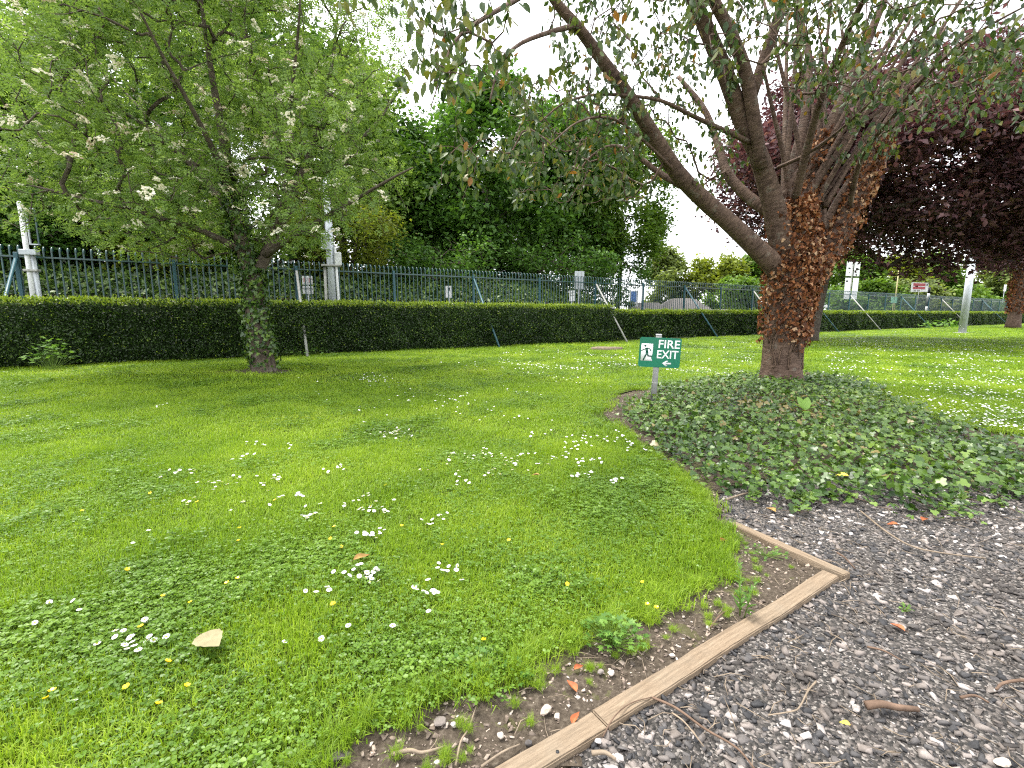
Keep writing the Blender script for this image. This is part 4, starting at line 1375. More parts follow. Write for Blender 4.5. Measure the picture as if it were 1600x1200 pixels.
V, F, R = stones(46000, (0.0, 6.0), (0.9, 4.6), GRAVEL, 0.008, 0.046, lambda x, y: np.full(len(x), -0.026), rng, lambda x, y: in_poly(x, y, IVY) & (y > 3.95), grav_tone)
tag(obj('gravel', mesh_np('gravel', V, F, M['stone'], R)), 'loose grey slate gravel covering the path', 'gravel', None, 'stuff')
V, F, R = stones(42000, (-1.2, 3.0), (0.9, 9.0), BED, 0.005, 0.026, lambda x, y: height(x, y) - 0.022, rng, lambda x, y: in_poly(x, y, GRAVEL) | in_poly(x, y, IVY))
tag(obj('soil_pebbles', mesh_np('soil_pebbles', V, F, M['pebble'], R)), 'small pebbles strewn over the bare soil strip', 'pebbles', None, 'stuff')

# fine twig litter
parts = []
for q_ in range(1000):
    if q_ < 760:
        c = np.array([rng.uniform(0.3, 4.5), 1.0 + 2.9 * rng.random() ** 1.2, -0.012])
    else:
        c = np.array([rng.uniform(-0.3, 2.2), rng.uniform(1.1, 3.4), -0.005])
        if not in_poly(c[:1], c[1:2], BED)[0]:
            continue
    if in_poly(c[:1], c[1:2], IVY)[0]:
        continue
    L = 0.02 + 0.14 * rng.random() ** 2
    a = rng.uniform(0, 6.28)
    d = np.array([math.cos(a), math.sin(a), 0])
    p = np.array([-d[1], d[0], 0])
    parts.append(tube([c - d * L / 2, c + p * rng.normal() * 0.012 + np.array([0, 0, 0.006]), c + d * L / 2 + p * rng.normal() * 0.01], [0.0022, 0.002, 0.0012], 3))
V, F, R = merge(parts)
tag(obj('twig_litter', mesh_np('twig_litter', V, F, M['palewtwig'], R)), 'thin dry twig pieces littering the gravel and soil', 'twigs', None, 'stuff')

# ================================================================== TIMBER EDGING
def board(label, a, b_, width, ztop, h, seed):
    r = np.random.default_rng(seed)
    a, b_ = np.asarray(a), np.asarray(b_)
    L = np.linalg.norm(b_[:2] - a[:2])
    bm = bm_box(L, width, h, 0.0, 0.0)
    bmesh.ops.subdivide_edges(bm, edges=[e for e in bm.edges if abs(e.verts[0].co.x - e.verts[1].co.x) > 0.01], cuts=max(4, int(L / 0.05)))
    bmesh.ops.bevel(bm, geom=[e for e in bm.edges if e.calc_face_angle(0) > 0.5], offset=0.005, segments=2, affect='EDGES')
    for v in bm.verts:
        v.co.y += 0.0035 * math.sin(v.co.x * 7 + seed) + r.normal() * 0.0006
        v.co.z += 0.002 * math.sin(v.co.x * 5 + seed * 2) + r.normal() * 0.0008
    o = obj('timber_board', bm_mesh('timber_board', bm, M['wood']), None, ((a[0] + b_[0]) / 2, (a[1] + b_[1]) / 2, ztop - h / 2))
    o.rotation_euler = (0, 0, math.atan2(b_[1] - a[1], b_[0] - a[0]))
    tag(o, label, 'board', 'timber path edging')
    return o


seam = gp(937, 1123.5)
corner = gp(1299, 896.5)
dirB = unit(corner - seam)
boardA = board('weathered timber edging board running out of the bottom edge', seam - dirB * 1.1, seam - dirB * 0.003, 0.090, 0.006, 0.12, 1)
boardB = board('longest weathered timber edging board between soil strip and gravel', seam + dirB * 0.003, corner, 0.088, 0.003, 0.12, 2)
c0, c1 = gp(1144, 818), gp(1318, 897)
boardC = board('shorter timber edging board angled back towards the ivy mound', c0, c1 + unit(c1 - c0) * 0.02, 0.072, 0.012, 0.11, 3)
# bolt in the first board
bl = np.asarray(boardA.matrix_basis.inverted() @ Vector((0, 0, 0)))
bp = gp(871, 1177)
loc = (Matrix.Rotation(-boardA.rotation_euler.z, 3, 'Z') @ Vector((bp[0] - boardA.location.x, bp[1] - boardA.location.y, 0)))
V, F, R = tube([(0, 0, -0.01), (0, 0, 0.0015)], [0.007, 0.006], 10)
obj('bolt', mesh_np('bolt', V, F, M['black'], R, True), boardA, (loc.x, loc.y, 0.0605))

# ================================================================== FIRE EXIT SIGN
sb = gp(1021, 636)
sb[2] = float(height(sb[0], sb[1]))
sign = empty('fire_exit_sign', tuple(sb))
tag(sign, 'green FIRE EXIT sign with running man on a grey post', 'sign')
sd = sb[1]
lean = math.radians(2.4)
sign.rotation_euler = (0, lean, math.radians(-3))
ph = (636 - 524) * sd / FPX
tube_obj('post', [(0, 0.05, -0.1), (0, 0.05, ph * 0.5), (0, 0.05, ph)], [0.046, 0.046, 0.046], M['post'], sign, 16)
tube_obj('post_collar', [(0, 0.05, ph * 0.315), (0, 0.05, ph * 0.33)], [0.0485, 0.0485], M['post'], sign, 16)
tube_obj('post_cap', [(0.0, 0.05, ph), (0, 0.05, ph + 0.015)], [0.05, 0.047], M['dirtywhite'], sign, 16)
PW, PH = 0.655, 0.475
pcz = (636 - 551) * sd / FPX
pcx = (1032 - 1029.5) * sd / FPX
# plate with rounded corners
bm = bmesh.new()
vs = []
rc = 0.035
for cx, cz, a0 in ((PW / 2 - rc, PH / 2 - rc, 0), (-PW / 2 + rc, PH / 2 - rc, 90), (-PW / 2 + rc, -PH / 2 + rc, 180), (PW / 2 - rc, -PH / 2 + rc, 270)):
    for q_ in range(6):
        a = math.radians(a0 + q_ * 18)
        vs.append(bm.verts.new((cx + rc * math.cos(a), 0, cz + rc * math.sin(a))))
f = bm.faces.new(vs)
ex = bmesh.ops.extrude_face_region(bm, geom=[f])
for v in [e for e in ex['geom'] if isinstance(e, bmesh.types.BMVert)]:
    v.co.y += 0.004
bmesh.ops.recalc_face_normals(bm, faces=bm.faces)
plate = obj('sign_plate', bm_mesh('sign_plate', bm, M['signgreen']), sign, (pcx, -0.004, pcz))


def flat(name, polys, mat, parent, y, th=0.0008):
    """thin shapes in the plate's plane; polys in metres from the plate centre"""
    V, F = [], {}
    for poly in polys:
        a = len(V)
        k_ = len(poly)
        V += [(p[0], y, p[1]) for p in poly] + [(p[0], y - th, p[1]) for p in poly]
        F.setdefault(k_, []).append(tuple(range(a + k_, a + 2 * k_)))
        for j in range(k_):
            F.setdefault(4, []).append((a + j, a + (j + 1) % k_, a + k_ + (j + 1) % k_, a + k_ + j))
    return obj(name, mesh_np(name, np.array(V), [np.array(v) for v in F.values()], mat), parent)


def uv2(u, v):
    return ((u - 0.5) * PW, (0.5 - v) * PH)


flat('pictogram_panel', [[uv2(0.045, 0.215), uv2(0.325, 0.215), uv2(0.325, 0.55), uv2(0.30, 0.70), uv2(0.335, 0.79), uv2(0.05, 0.79)]], M['white'], plate, -0.0005)


def stroke(pts, w):
    out_ = []
    for (a, b_) in zip(pts[:-1], pts[1:]):
        a, b_ = np.array(uv2(*a)), np.array(uv2(*b_))
        d = (b_ - a) / np.linalg.norm(b_ - a)
        n_ = np.array([-d[1], d[0]]) * w / 2
        a, b_ = a - d * w * 0.25, b_ + d * w * 0.25
        out_.append([tuple(a + n_), tuple(a - n_), tuple(b_ - n_), tuple(b_ + n_)])
    return out_


man = [[(uv2(0.14, 0.29)[0] + 0.019 * math.cos(a), uv2(0.14, 0.29)[1] + 0.019 * math.sin(a)) for a in np.linspace(0, 2 * math.pi, 12, endpoint=False)]]
flat('running_man_head', man, M['signdark'], plate, -0.0016)
for q_, (pts, w_) in enumerate(([[(0.17, 0.37), (0.195, 0.53)], 0.042], [[(0.175, 0.375), (0.10, 0.42), (0.055, 0.455)], 0.016], [[(0.175, 0.365), (0.255, 0.39), (0.285, 0.46)], 0.016],
                                [[(0.19, 0.53), (0.145, 0.66), (0.115, 0.765)], 0.024], [[(0.20, 0.53), (0.225, 0.625), (0.31, 0.635)], 0.022])):
    flat('running_man_limb' if q_ else 'running_man_body', stroke(pts, w_), M['signdark'], plate, -0.0015 - 0.0001 * q_)
ar = [[uv2(0.575, 0.855), uv2(0.665, 0.765), uv2(0.72, 0.765), uv2(0.66, 0.83), uv2(0.785, 0.83), uv2(0.785, 0.885), uv2(0.66, 0.885), uv2(0.715, 0.945), uv2(0.66, 0.945)]]
flat('arrow', ar, M['white'], plate, -0.0005)


def lettering(text, u0, u1, v0, v1, parent, mat, W_=PW, H_=PH, y=-0.0012, bold=0.012):
    cu = bpy.data.curves.new('lettering', 'FONT')
    cu.body = text
    cu.align_x = 'LEFT'
    cu.offset = bold
    cu.extrude = 0.002
    o_ = bpy.data.objects.new('lettering', cu)
    cu.materials.append(mat)
    link(o_)
    bpy.context.view_layer.update()
    me_ = bpy.data.meshes.new_from_object(o_.evaluated_get(bpy.context.evaluated_depsgraph_get()))
    bpy.data.objects.remove(o_)
    if not me_.materials:
        me_.materials.append(mat)
    o_ = obj('lettering', me_, parent)
    bb = [v.co for v in me_.vertices]
    x0, x1 = min(v.x for v in bb), max(v.x for v in bb)
    y0, y1 = min(v.y for v in bb), max(v.y for v in bb)
    sx = (u1 - u0) * W_ / (x1 - x0)
    sy = (v1 - v0) * H_ / (y1 - y0)
    o_.rotation_euler = (math.pi / 2, 0, 0)
    o_.scale = (sx, sy, 0.3)
    o_.location = ((u0 - 0.5) * W_ - x0 * sx, y, (0.5 - v1) * H_ - y0 * sy)
    return o_


lettering('FIRE', 0.455, 0.965, 0.075, 0.345, plate, M['white'])
lettering('EXIT', 0.435, 0.945, 0.42, 0.69, plate, M['white'])

# ================================================================== MASTS, POLES AND SIGNS BEHIND
def face_root(name, label, cat, px, n, group=None):
    d = fence_depth(px, n)
    x_ = (px - 800) / FPX * d
    o_ = empty(name, (x_, d, 0.0), ang_f * 0.55)
    tag(o_, label, cat, group)
    return o_, d


def zrow(py, d):
    return EYE + (490 - py) * d / FPX


r_, d = face_root('steel_mast', 'cluster of grey steel poles with junction boxes behind the hedge right of the flowering tree', 'mast', 524, 20.3)
zt = zrow(282, d)
tube_obj('pole', [(0, 0, 0), (0, 0, zt)], [0.17, 0.13], M['galv'], r_, 14)
tube_obj('pole', [(0.28, -0.1, 0), (0.19, -0.1, zrow(390, d))], [0.05, 0.05], M['dirtywhite'], r_, 10)
tube_obj('pole', [(-0.27, -0.05, 0), (-0.22, -0.05, zrow(420, d))], [0.06, 0.06], M['galv_dull'], r_, 10)
box_obj('junction_box', (0.32, 0.2, 0.62), M['galv'], r_, (-0.13, -0.2, zrow(384, d)), 0.02)
box_obj('junction_box', (0.24, 0.16, 0.5), M['dirtywhite'], r_, (0.30, -0.12, zrow(408, d)), 0.02)
box_obj('clamp_band', (0.74, 0.26, 0.08), M['galv_dull'], r_, (0.02, -0.08, zrow(418, d)), 0.01)

r_, d = face_root('weathered_mast', 'weathered pale mast with an open frame rising above the railing at far left', 'mast', 64, 20.35)
zt = zrow(331, d)
tube_obj('pole', [(0, 0, 0), (0, 0, zt)], [0.075, 0.06], M['dirtywhite'], r_, 12)
tube_obj('pole', [(0.16, 0.05, 0), (0.10, 0.05, zrow(395, d))], [0.07, 0.06], M['galv'], r_, 12)
box_obj('clamp_band', (0.42, 0.22, 0.16), M['galv'], r_, (0.06, 0, zrow(398, d)), 0.01)
box_obj('clamp_band', (0.36, 0.2, 0.07), M['galv_dull'], r_, (0.06, 0, zrow(425, d)), 0.01)
fr = empty('frame_holder') if False else None
for dx in (0.13, 0.34):
    box_obj('frame_bar', (0.035, 0.05, 1.05), M['teal'] if dx > 0.2 else M['galv'], r_, (dx, -0.02, zrow(360, d)))
for z_ in (zrow(360, d) - 0.52, zrow(360, d) + 0.52):
    box_obj('frame_bar', (0.25, 0.045, 0.035), M['galv'], r_, (0.235, -0.02, z_))
box_obj('insulator_cap', (0.12, 0.12, 0.16), M['dirtywhite'], r_, (0, 0, zt + 0.06), 0.03)

# thick column on the far right lawn
cb = gp(1503, 521)
col_ = empty('grey_column', tuple(cb))
tag(col_, 'thick pale grey metal column standing on the lawn at the far right', 'column')
tube_obj('shaft', [(0, 0, 0), (0, 0, 5.7)], [0.24, 0.22], M['galv'], col_, 16)
tube_obj('collar', [(0, 0, 5.7), (0, 0, 6.0)], [0.27, 0.25], M['black'], col_, 16)
box_obj('base_plate', (0.8, 0.8, 0.06), M['galv_dull'], col_, (0, 0, 0.04), 0.01)


def small_sign(label, px, n, rows, wpx, panels, post_mat, z0, name='small_sign', yaw=None):
    r, dd_ = face_root(name, label, 'sign', px, n, 'signs beyond the railing')
    if yaw is not None:
        r.rotation_euler = (0, 0, yaw)
    w_ = wpx * dd_ / FPX
    z1, zb_ = zrow(rows[0], dd_), zrow(rows[1], dd_)
    tube_obj('post', [(0, 0.03, z0), (0, 0.03, z1)], [0.03, 0.03], post_mat, r, 8)
    for (a, b_, c, e, mt) in panels:           # u0,u1,v0,v1 within the sign's box
        w2, h2 = (b_ - a) * w_, (e - c) * (z1 - zb_)
        box_obj('panel', (w2, 0.012, h2), M[mt], r, (((a + b_) / 2 - 0.5) * w_, -0.012 if mt in ('white', 'dirtywhite', 'galv', 'mint') else -0.022, z1 - (c + e) / 2 * (z1 - zb_)))
    return r


small_sign('paired white notice with faded red marks beside the steel mast', 487, 21.3, (433, 460), 15,
           [(0, .46, 0, .48, 'white'), (.54, 1, 0, .48, 'white'), (0, .46, .56, 1, 'white'), (.54, 1, .56, 1, 'white'), (.14, .36, .12, .36, 'pink'), (.64, .86, .12, .36, 'pink'), (.04, .42, .68, .74, 'galv_dull'), (.58, .96, .68, .74, 'galv_dull')], M['galv'], 0.0)
small_sign('small white notice on a thin post left of the blue brace', 703, 21.3, (448, 466), 10, [(0, 1, 0, 1, 'dirtywhite'), (.4, .65, .14, .4, 'black')], M['dirtywhite'], 0.0)
small_sign('small white notice below the grey sign back', 892, 21.3, (455, 471), 9, [(0, 1, 0, 1, 'white'), (.15, .85, .42, .5, 'galv_dull'), (.25, .75, .18, .26, 'galv_dull')], M['galv'], 0.0)
small_sign('grey back of a sign panel on a pole behind the railing', 903, 21.2, (426, 453), 16, [(0, 1, 0, 1, 'galv'), (.3, .36, .05, .95, 'galv_dull'), (.64, .7, .05, .95, 'galv_dull')], M['galv'], 0.0)
small_sign('white board with a blue poster behind the railing near the sign', 987, 21.6, (455, 479), 15, [(0, 1, 0, 1, 'white'), (.2, .8, .06, .72, 'bluesign'), (.38, .55, .3, .42, 'dirtywhite')], M['black'], 0.0)
small_sign('tall white sign of four panels right of the cherry trunk', 1320, 22.2, (412, 468), 28,
           [(0, .42, 0, .38, 'white'), (.58, 1, 0, .38, 'white'), (0, .42, .43, 1, 'white'), (.58, 1, .43, 1, 'white'), (.14, .30, .16, .2, 'black'), (.70, .86, .16, .2, 'black'), (.06, .2, .5, .54, 'black'), (.2, .3, .27, .31, 'galv_dull')], M['galv_dull'], 0.0)
small_sign('red and white direction board above the railing', 1425, 23.0, (443, 457), 38,
           [(0, 1, 0, 1, 'white'), (.10, .82, .08, .38, 'red'), (.10, .82, .46, .72, 'red'), (.16, .30, .8, .94, 'galv_dull'), (.36, .52, .8, .94, 'galv_dull'), (.87, .95, .12, .32, 'black')], M['galv_dull'], 0.0)
small_sign('small mint green plate on a yellow pole behind the railing', 1388, 22.6, (464, 474), 13, [(0, .5, 0, 1, 'mint'), (.62, 1, 0, 1, 'mint')], M['yellow'], 0.0)
small_sign('narrow white plate hanging behind the railing near the right edge', 1556, 22.6, (446, 456), 6, [(0, 1, 0, 1, 'white'), (.3, .7, .4, .6, 'galv_dull')], M['galv'], 0.0)
r_, d = face_root('yellow_pole', 'slender yellow pole rising above the railing by the light green tree', 'pole', 1390, 22.8)
tube_obj('shaft', [(0, 0, 0), (0, 0, zrow(412, d))], [0.08, 0.06], M['yellow'], r_, 8)
tube_obj('cap', [(0, 0, zrow(412, d)), (0, 0, zrow(410, d))], [0.09, 0.05], M['dirtywhite'], r_, 8)
r_, d = face_root('striped_pole', 'black and white striped pole under the red and white board', 'pole', 1440, 22.8)
for q_ in range(6):
    tube_obj('band', [(0, 0, q_ * 0.8), (0, 0, q_ * 0.8 + 0.8)], [0.14, 0.14], M['white'] if q_ % 2 == 0 else M['black'], r_, 10)

# pale humped wall across the street
hw = behind(1055, 29.0)
hwall = []
V, F = [], []
dW = fence_depth(1055, 29.0)
xs_ = np.linspace(-4.6, 5.2, 40)
for k_, u in enumerate(xs_):
    zt = 2.1 + 0.8 * math.exp(-((u - 0.6) / 1.9) ** 4)
    if u < -1.6:
        zt = 2.5
    if u > 3.2:
        zt = 1.9
    for yy, zz in ((0, 0), (0, zt), (0.45, zt), (0.45, 0)):
        V.append((u, yy, zz))
    if k_:
        a = (k_ - 1) * 4
        F += [(a, a + 1, a + 5, a + 4), (a + 1, a + 2, a + 6, a + 5), (a + 2, a + 3, a + 7, a + 6)]
F += [(0, 3, 2, 1), (len(V) - 4, len(V) - 3, len(V) - 2, len(V) - 1)]
o = obj('humped_wall', mesh_np('humped_wall', np.array(V), np.array(F), M['palewall']), None, (hw[0], hw[1], 0))
o.rotation_euler = (0, 0, ang_f * 0.3)
tag(o, 'pale grey wall with a humped top beyond the railing', 'wall')

# ================================================================== STUMP SLAB
rng = np.random.default_rng(2)
ang = np.linspace(0, 2 * math.pi, 14, endpoint=False)
rr = 0.42 * (1 + 0.16 * rng.normal(size=14))
V = [(math.cos(a) * r * 1.5, math.sin(a) * r * 0.8, z) for z in (-0.05, 0.07, 0.13) for a, r in zip(ang, rr * (1.0 if z < 0.1 else 0.92))]
F4 = [(l * 14 + j, l * 14 + (j + 1) % 14, l * 14 + 14 + (j + 1) % 14, l * 14 + 14 + j) for l in range(2) for j in range(14)]
o = obj('stump_slab', mesh_np('stump_slab', np.array(V), [np.array(F4), np.array([tuple(range(28, 42))])], M['stump']), None, tuple(SLAB + np.array([0.25, 0, 0])))
tag(o, 'low sawn stump slab on a bare patch in front of the hedge', 'stump')

# ================================================================== LAWN GRASS (uncountable)
def blades(n, rad, h, w, rng, lean=0.6):
    a = rng.uniform(0, 6.283, n)
    r = np.sqrt(rng.random(n)) * rad
    x, y = np.cos(a) * r, np.sin(a) * r
    az = rng.uniform(0, 6.283, n)
    L = rng.uniform(h[0], h[1], n)
    ln = np.abs(rng.normal(size=n)) * lean
    d = np.stack([np.cos(az), np.sin(az)], 1)
    sd_ = np.stack([-d[:, 1], d[:, 0]], 1)
    ww = rng.uniform(w[0], w[1], n)[:, None] / 2
    b0 = np.stack([x, y], 1)
    mid = b0 + d * (L * np.sin(ln) * 0.45)[:, None]
    tip = b0 + d * (L * np.sin(np.minimum(ln * 1.5, 1.5)))[:, None]
    z1, z2 = L * 0.55 * np.cos(ln * 0.6), L * np.cos(np.minimum(ln * 1.25, 1.45))
    V = np.stack([np.c_[b0 - sd_ * ww, np.full(n, -0.01)], np.c_[b0 + sd_ * ww, np.full(n, -0.01)], np.c_[mid + sd_ * ww * .85, z1], np.c_[mid - sd_ * ww * .85, z1], np.c_[tip, z2]], 1)
    o5 = (np.arange(n) * 5)[:, None]
    F = np.concatenate([o5 + np.array([[0, 1, 2]]), o5 + np.array([[0, 2, 3]]), o5 + np.array([[3, 2, 4]])])
    return V.reshape(-1, 3), [F], np.repeat(rng.random(n), 5)


LEAFLET = (np.array([(0, 0, 0), (0.34, 0.45, 0.05), (0.30, 0.9, 0.03), (0, 1.0, 0.0), (-0.30, 0.9, 0.03), (-0.34, 0.45, 0.05)]), [np.array([(0, 1, 2), (0, 2, 3), (0, 3, 4), (0, 4, 5)])])


def clovers(n, rad, h, size, rng):
    a = rng.uniform(0, 6.283, n)
    r = np.sqrt(rng.random(n)) * rad
    P = np.stack([np.cos(a) * r, np.sin(a) * r, rng.uniform(h[0], h[1], n)], 1)
    up = np.array([0, 0, 1.0]) + rng.normal(size=(n, 3)) * 0.45
    az = rng.uniform(0, 6.283, n)
    sz = rng.uniform(size[0], size[1], n)
    rn = rng.random(n)
    parts = []
    for k_ in range(3):
        D = np.stack([np.cos(az + k_ * 2.094), np.sin(az + k_ * 2.094), np.full(n, 0.05)], 1)
        parts.append(scatter(LEAFLET, P, D, up, sz, rn, rng))
    return merge(parts)


def source(name, parts_mats):
    me = None
    Vs, Fs, Rs, mi, n = [], [], [], [], 0
    mats = []
    for q_, ((V, F, R), mat) in enumerate(parts_mats):
        Vs.append(V)
        Rs.append(R)
        for f in F:
            Fs.append(f + n)
            mi.append(np.full(len(f), q_))
        n += len(V)
        mats.append(mat)
    me = mesh_np(name, np.concatenate(Vs), [np.concatenate(Fs)] if all(f.shape[1] == 3 for f in Fs) else Fs, mats[0], np.concatenate(Rs))
    for m_ in mats[1:]:
        me.materials.append(m_)
    me.polygons.foreach_set('material_index', np.concatenate(mi).astype(np.int32))
    return bpy.data.objects.new(name, me)      # not linked: only the source of the scattered turf


rng = np.random.default_rng(8)
turf = [source('turf_a', [(blades(230, 0.16, (0.018, 0.05), (0.003, 0.006), rng, 0.85), M['grass'])]),
        source('turf_b', [(blades(250, 0.16, (0.022, 0.066), (0.0026, 0.0055), rng, 0.75), M['grass'])]),
        source('turf_clover', [(blades(170, 0.16, (0.015, 0.05), (0.003, 0.0055), rng, 0.9), M['grass']), (clovers(50, 0.16, (0.008, 0.045), (0.007, 0.016), rng), M['clover'])]),
        source('turf_clover_dense', [(blades(120, 0.16, (0.02, 0.06), (0.0028, 0.005), rng, 0.85), M['grass']), (clovers(85, 0.16, (0.010, 0.055), (0.008, 0.020), rng), M['clover'])]),
        source('tussock', [(blades(130, 0.06, (0.06, 0.17), (0.002, 0.004), rng, 0.75), M['grass'])])]


def scatter_object(name, P, rotz, scale, idx, sources):
    me = bpy.data.meshes.new(name)
    me.vertices.add(len(P))
    me.vertices.foreach_set('co', np.asarray(P, np.float32).ravel())
    a = me.attributes.new('rot', 'FLOAT_VECTOR', 'POINT')
    rv = np.zeros((len(P), 3), np.float32)
    rv[:, 2] = rotz
    a.data.foreach_set('vector', rv.ravel())
    a = me.attributes.new('scl', 'FLOAT_VECTOR', 'POINT')
    a.data.foreach_set('vector', np.asarray(scale, np.float32).ravel())
    a = me.attributes.new('idx', 'INT', 'POINT')
    a.data.foreach_set('value', np.asarray(idx, np.int32))
    o_ = obj(name, me)
    ng = bpy.data.node_groups.new(name + '_scatter', 'GeometryNodeTree')
    ng.interface.new_socket('Geometry', in_out='INPUT', socket_type='NodeSocketGeometry')
    ng.interface.new_socket('Geometry', in_out='OUTPUT', socket_type='NodeSocketGeometry')
    nd, lk = ng.nodes, ng.links
    gi, go = nd.new('NodeGroupInput'), nd.new('NodeGroupOutput')
    ip = nd.new('GeometryNodeInstanceOnPoints')
    jn = nd.new('GeometryNodeJoinGeometry')
    for s_ in reversed(sources):
        oi = nd.new('GeometryNodeObjectInfo')
        oi.inputs['Object'].default_value = s_
        oi.inputs['As Instance'].default_value = True
        lk.new(oi.outputs['Geometry'], jn.inputs[0])
    for nm, ty, sock in (('rot', 'FLOAT_VECTOR', 'Rotation'), ('scl', 'FLOAT_VECTOR', 'Scale'), ('idx', 'INT', 'Instance Index')):
        na = nd.new('GeometryNodeInputNamedAttribute')
        na.data_type = ty
        na.inputs['Name'].default_value = nm
        lk.new(na.outputs['Attribute'], ip.inputs[sock])
    ip.inputs['Pick Instance'].default_value = True
    lk.new(gi.outputs[0], ip.inputs['Points'])
    lk.new(jn.outputs[0], ip.inputs['Instance'])
    lk.new(ip.outputs[0], go.inputs[0])
    m_ = o_.modifiers.new('scatter', 'NODES')
    m_.node_group = ng
    return o_


def wave_noise(x, y):
    return (np.sin(x * 1.7 + 0.6) * np.cos(y * 2.1 - 0.4) + 0.6 * np.sin(x * 3.9 - y * 2.7) + 0.4 * np.sin(x * 7.3 + y * 6.1 + 1)) / 2.0


rng = np.random.default_rng(19)
Ps, Ss, Is = [], [], []
for (y0, y1, sp_, wide, tall) in ((0.7, 3.2, 0.105, 1.0, 1.0), (3.2, 5.5, 0.13, 1.1, 1.0), (5.5, 10.0, 0.21, 1.5, 1.1), (10.0, 20.0, 0.38, 2.7, 1.3), (20.0, 70.0, 0.75, 5.0, 1.7)):
    xm = 1.12 * y1 + 1.5
    gx, gy = np.meshgrid(np.arange(-xm, xm, sp_), np.arange(y0, y1, sp_))
    gx, gy = gx.ravel(), gy.ravel()
    gx = gx + rng.uniform(-0.5, 0.5, len(gx)) * sp_
    gy = gy + rng.uniform(-0.5, 0.5, len(gy)) * sp_
    nn_ = FN[0] * gx + FN[1] * gy
    k = (np.abs(gx) < 1.12 * gy + 1.5) & (nn_ < 18.6) & lawn_mask(gx, gy)
    for ox, oy in ((0.10, 0), (0.07, -0.07), (0, -0.10), (0.0, 0.1)):
        k &= ~(in_poly(gx + ox, gy + oy, BED) & (gy < 3.4))
    k &= np.hypot(gx - TREE_XY[0], gy - TREE_XY[1]) > 0.7
    gx, gy = gx[k], gy[k]
    n = len(gx)
    Ps.append(np.stack([gx, gy, height(gx, gy)], 1))
    sc_ = rng.uniform(0.85, 1.2, n)
    wn_ = wave_noise(gx * 0.8, gy * 0.8)
    hh = tall * rng.uniform(0.65, 1.35, n) * (1 + 0.45 * wave_noise(gx * 2.3 + 5, gy * 2.1))
    Ss.append(np.stack([sc_ * wide, sc_ * wide, hh], 1))
    cl = wn_ * 1.1 + rng.normal(size=n) * 0.4 - 0.1 - 0.25 * np.clip((gy - 2.0) / 3.0, 0, 1) + 0.45 * np.exp(-((gx - 0.3) ** 2 + (gy - 2.3) ** 2) / 0.5)
    Is.append(np.where(cl > 0.6, 3, np.where(cl > 0.0, 2, rng.integers(0, 2, n))))
# ragged tussocks along the bed edge
E1 = [gp(*p) for p in ((500, 1215), (560, 1165), (620, 1115), (690, 1085), (770, 1085), (835, 1045), (890, 1015), (1040, 945), (1100, 920), (1145, 890), (1138, 850), (1118, 800), (1075, 752), (1010, 702), (965, 668))]
e = []
for a, b_ in zip(E1[:-1], E1[1:]):
    for t_ in np.linspace(0, 1, max(3, int(np.linalg.norm(b_ - a) / 0.045))):
        e.append(a * (1 - t_) + b_ * t_)
e = np.array(e)
e = np.concatenate([e, e[rng.random(len(e)) < 0.7]])
e[:, :2] += rng.normal(size=(len(e), 2)) * 0.045 + np.array([-0.04, 0.04])
st_ = np.stack([rng.uniform(-0.6, 1.9, 900), rng.uniform(1.0, 3.6, 900), np.zeros(900)], 1)
bd = np.abs((st_[:, 0] - seam[0]) * dirB[1] - (st_[:, 1] - seam[1]) * dirB[0])
st_ = st_[in_poly(st_[:, 0], st_[:, 1], BED) & ~in_poly(st_[:, 0], st_[:, 1], GRAVEL) & ~in_poly(st_[:, 0] + 0.12, st_[:, 1], GRAVEL) & ~in_poly(st_[:, 0], st_[:, 1] + 0.12, GRAVEL) & (bd > 0.10)]
e = np.concatenate([e, st_[:70]])
n = len(e)
Ps.append(np.stack([e[:, 0], e[:, 1], height(e[:, 0], e[:, 1]) - 0.005], 1))
sc_ = rng.uniform(0.4, 0.9, n)
sc_[-len(st_[:70]):] *= 0.45
Ss.append(np.stack([sc_, sc_, sc_ * np.where(e[:, 1] < 1.9, 0.9, 0.65)], 1))
Is.append(np.full(n, 4))
P, S, I = np.concatenate(Ps), np.concatenate(Ss), np.concatenate(Is)
gr = scatter_object('lawn_grass', P, rng.uniform(0, 6.28, len(P)), S, I, turf)
tag(gr, 'short bright green lawn grass mixed with clover', 'grass', None, 'stuff')
print('turf points', len(P))

# ================================================================== DAISIES AND BUTTERCUPS
def ring_petals(n, r0, r1, w, cup):
    V, F = [], []
    for k_ in range(n):
        a = 2 * math.pi * k_ / n
        d = np.array([math.cos(a), math.sin(a)])
        s_ = np.array([-d[1], d[0]])
        z_ = 0.06 * (k_ % 2)
        b_ = len(V)
        for rr_, ww_, zz in ((r0, w * 0.35, 0), ((r0 + r1) * 0.55, w * 0.5, cup * 0.5), (r1, w * 0.22, cup)):
            for sg in (-1, 1):
                p = d * rr_ + s_ * ww_ * sg
                V.append((p[0], p[1], zz + z_))
        F += [(b_, b_ + 1, b_ + 3, b_ + 2), (b_ + 2, b_ + 3, b_ + 5, b_ + 4)]
    return np.array(V), np.array(F)


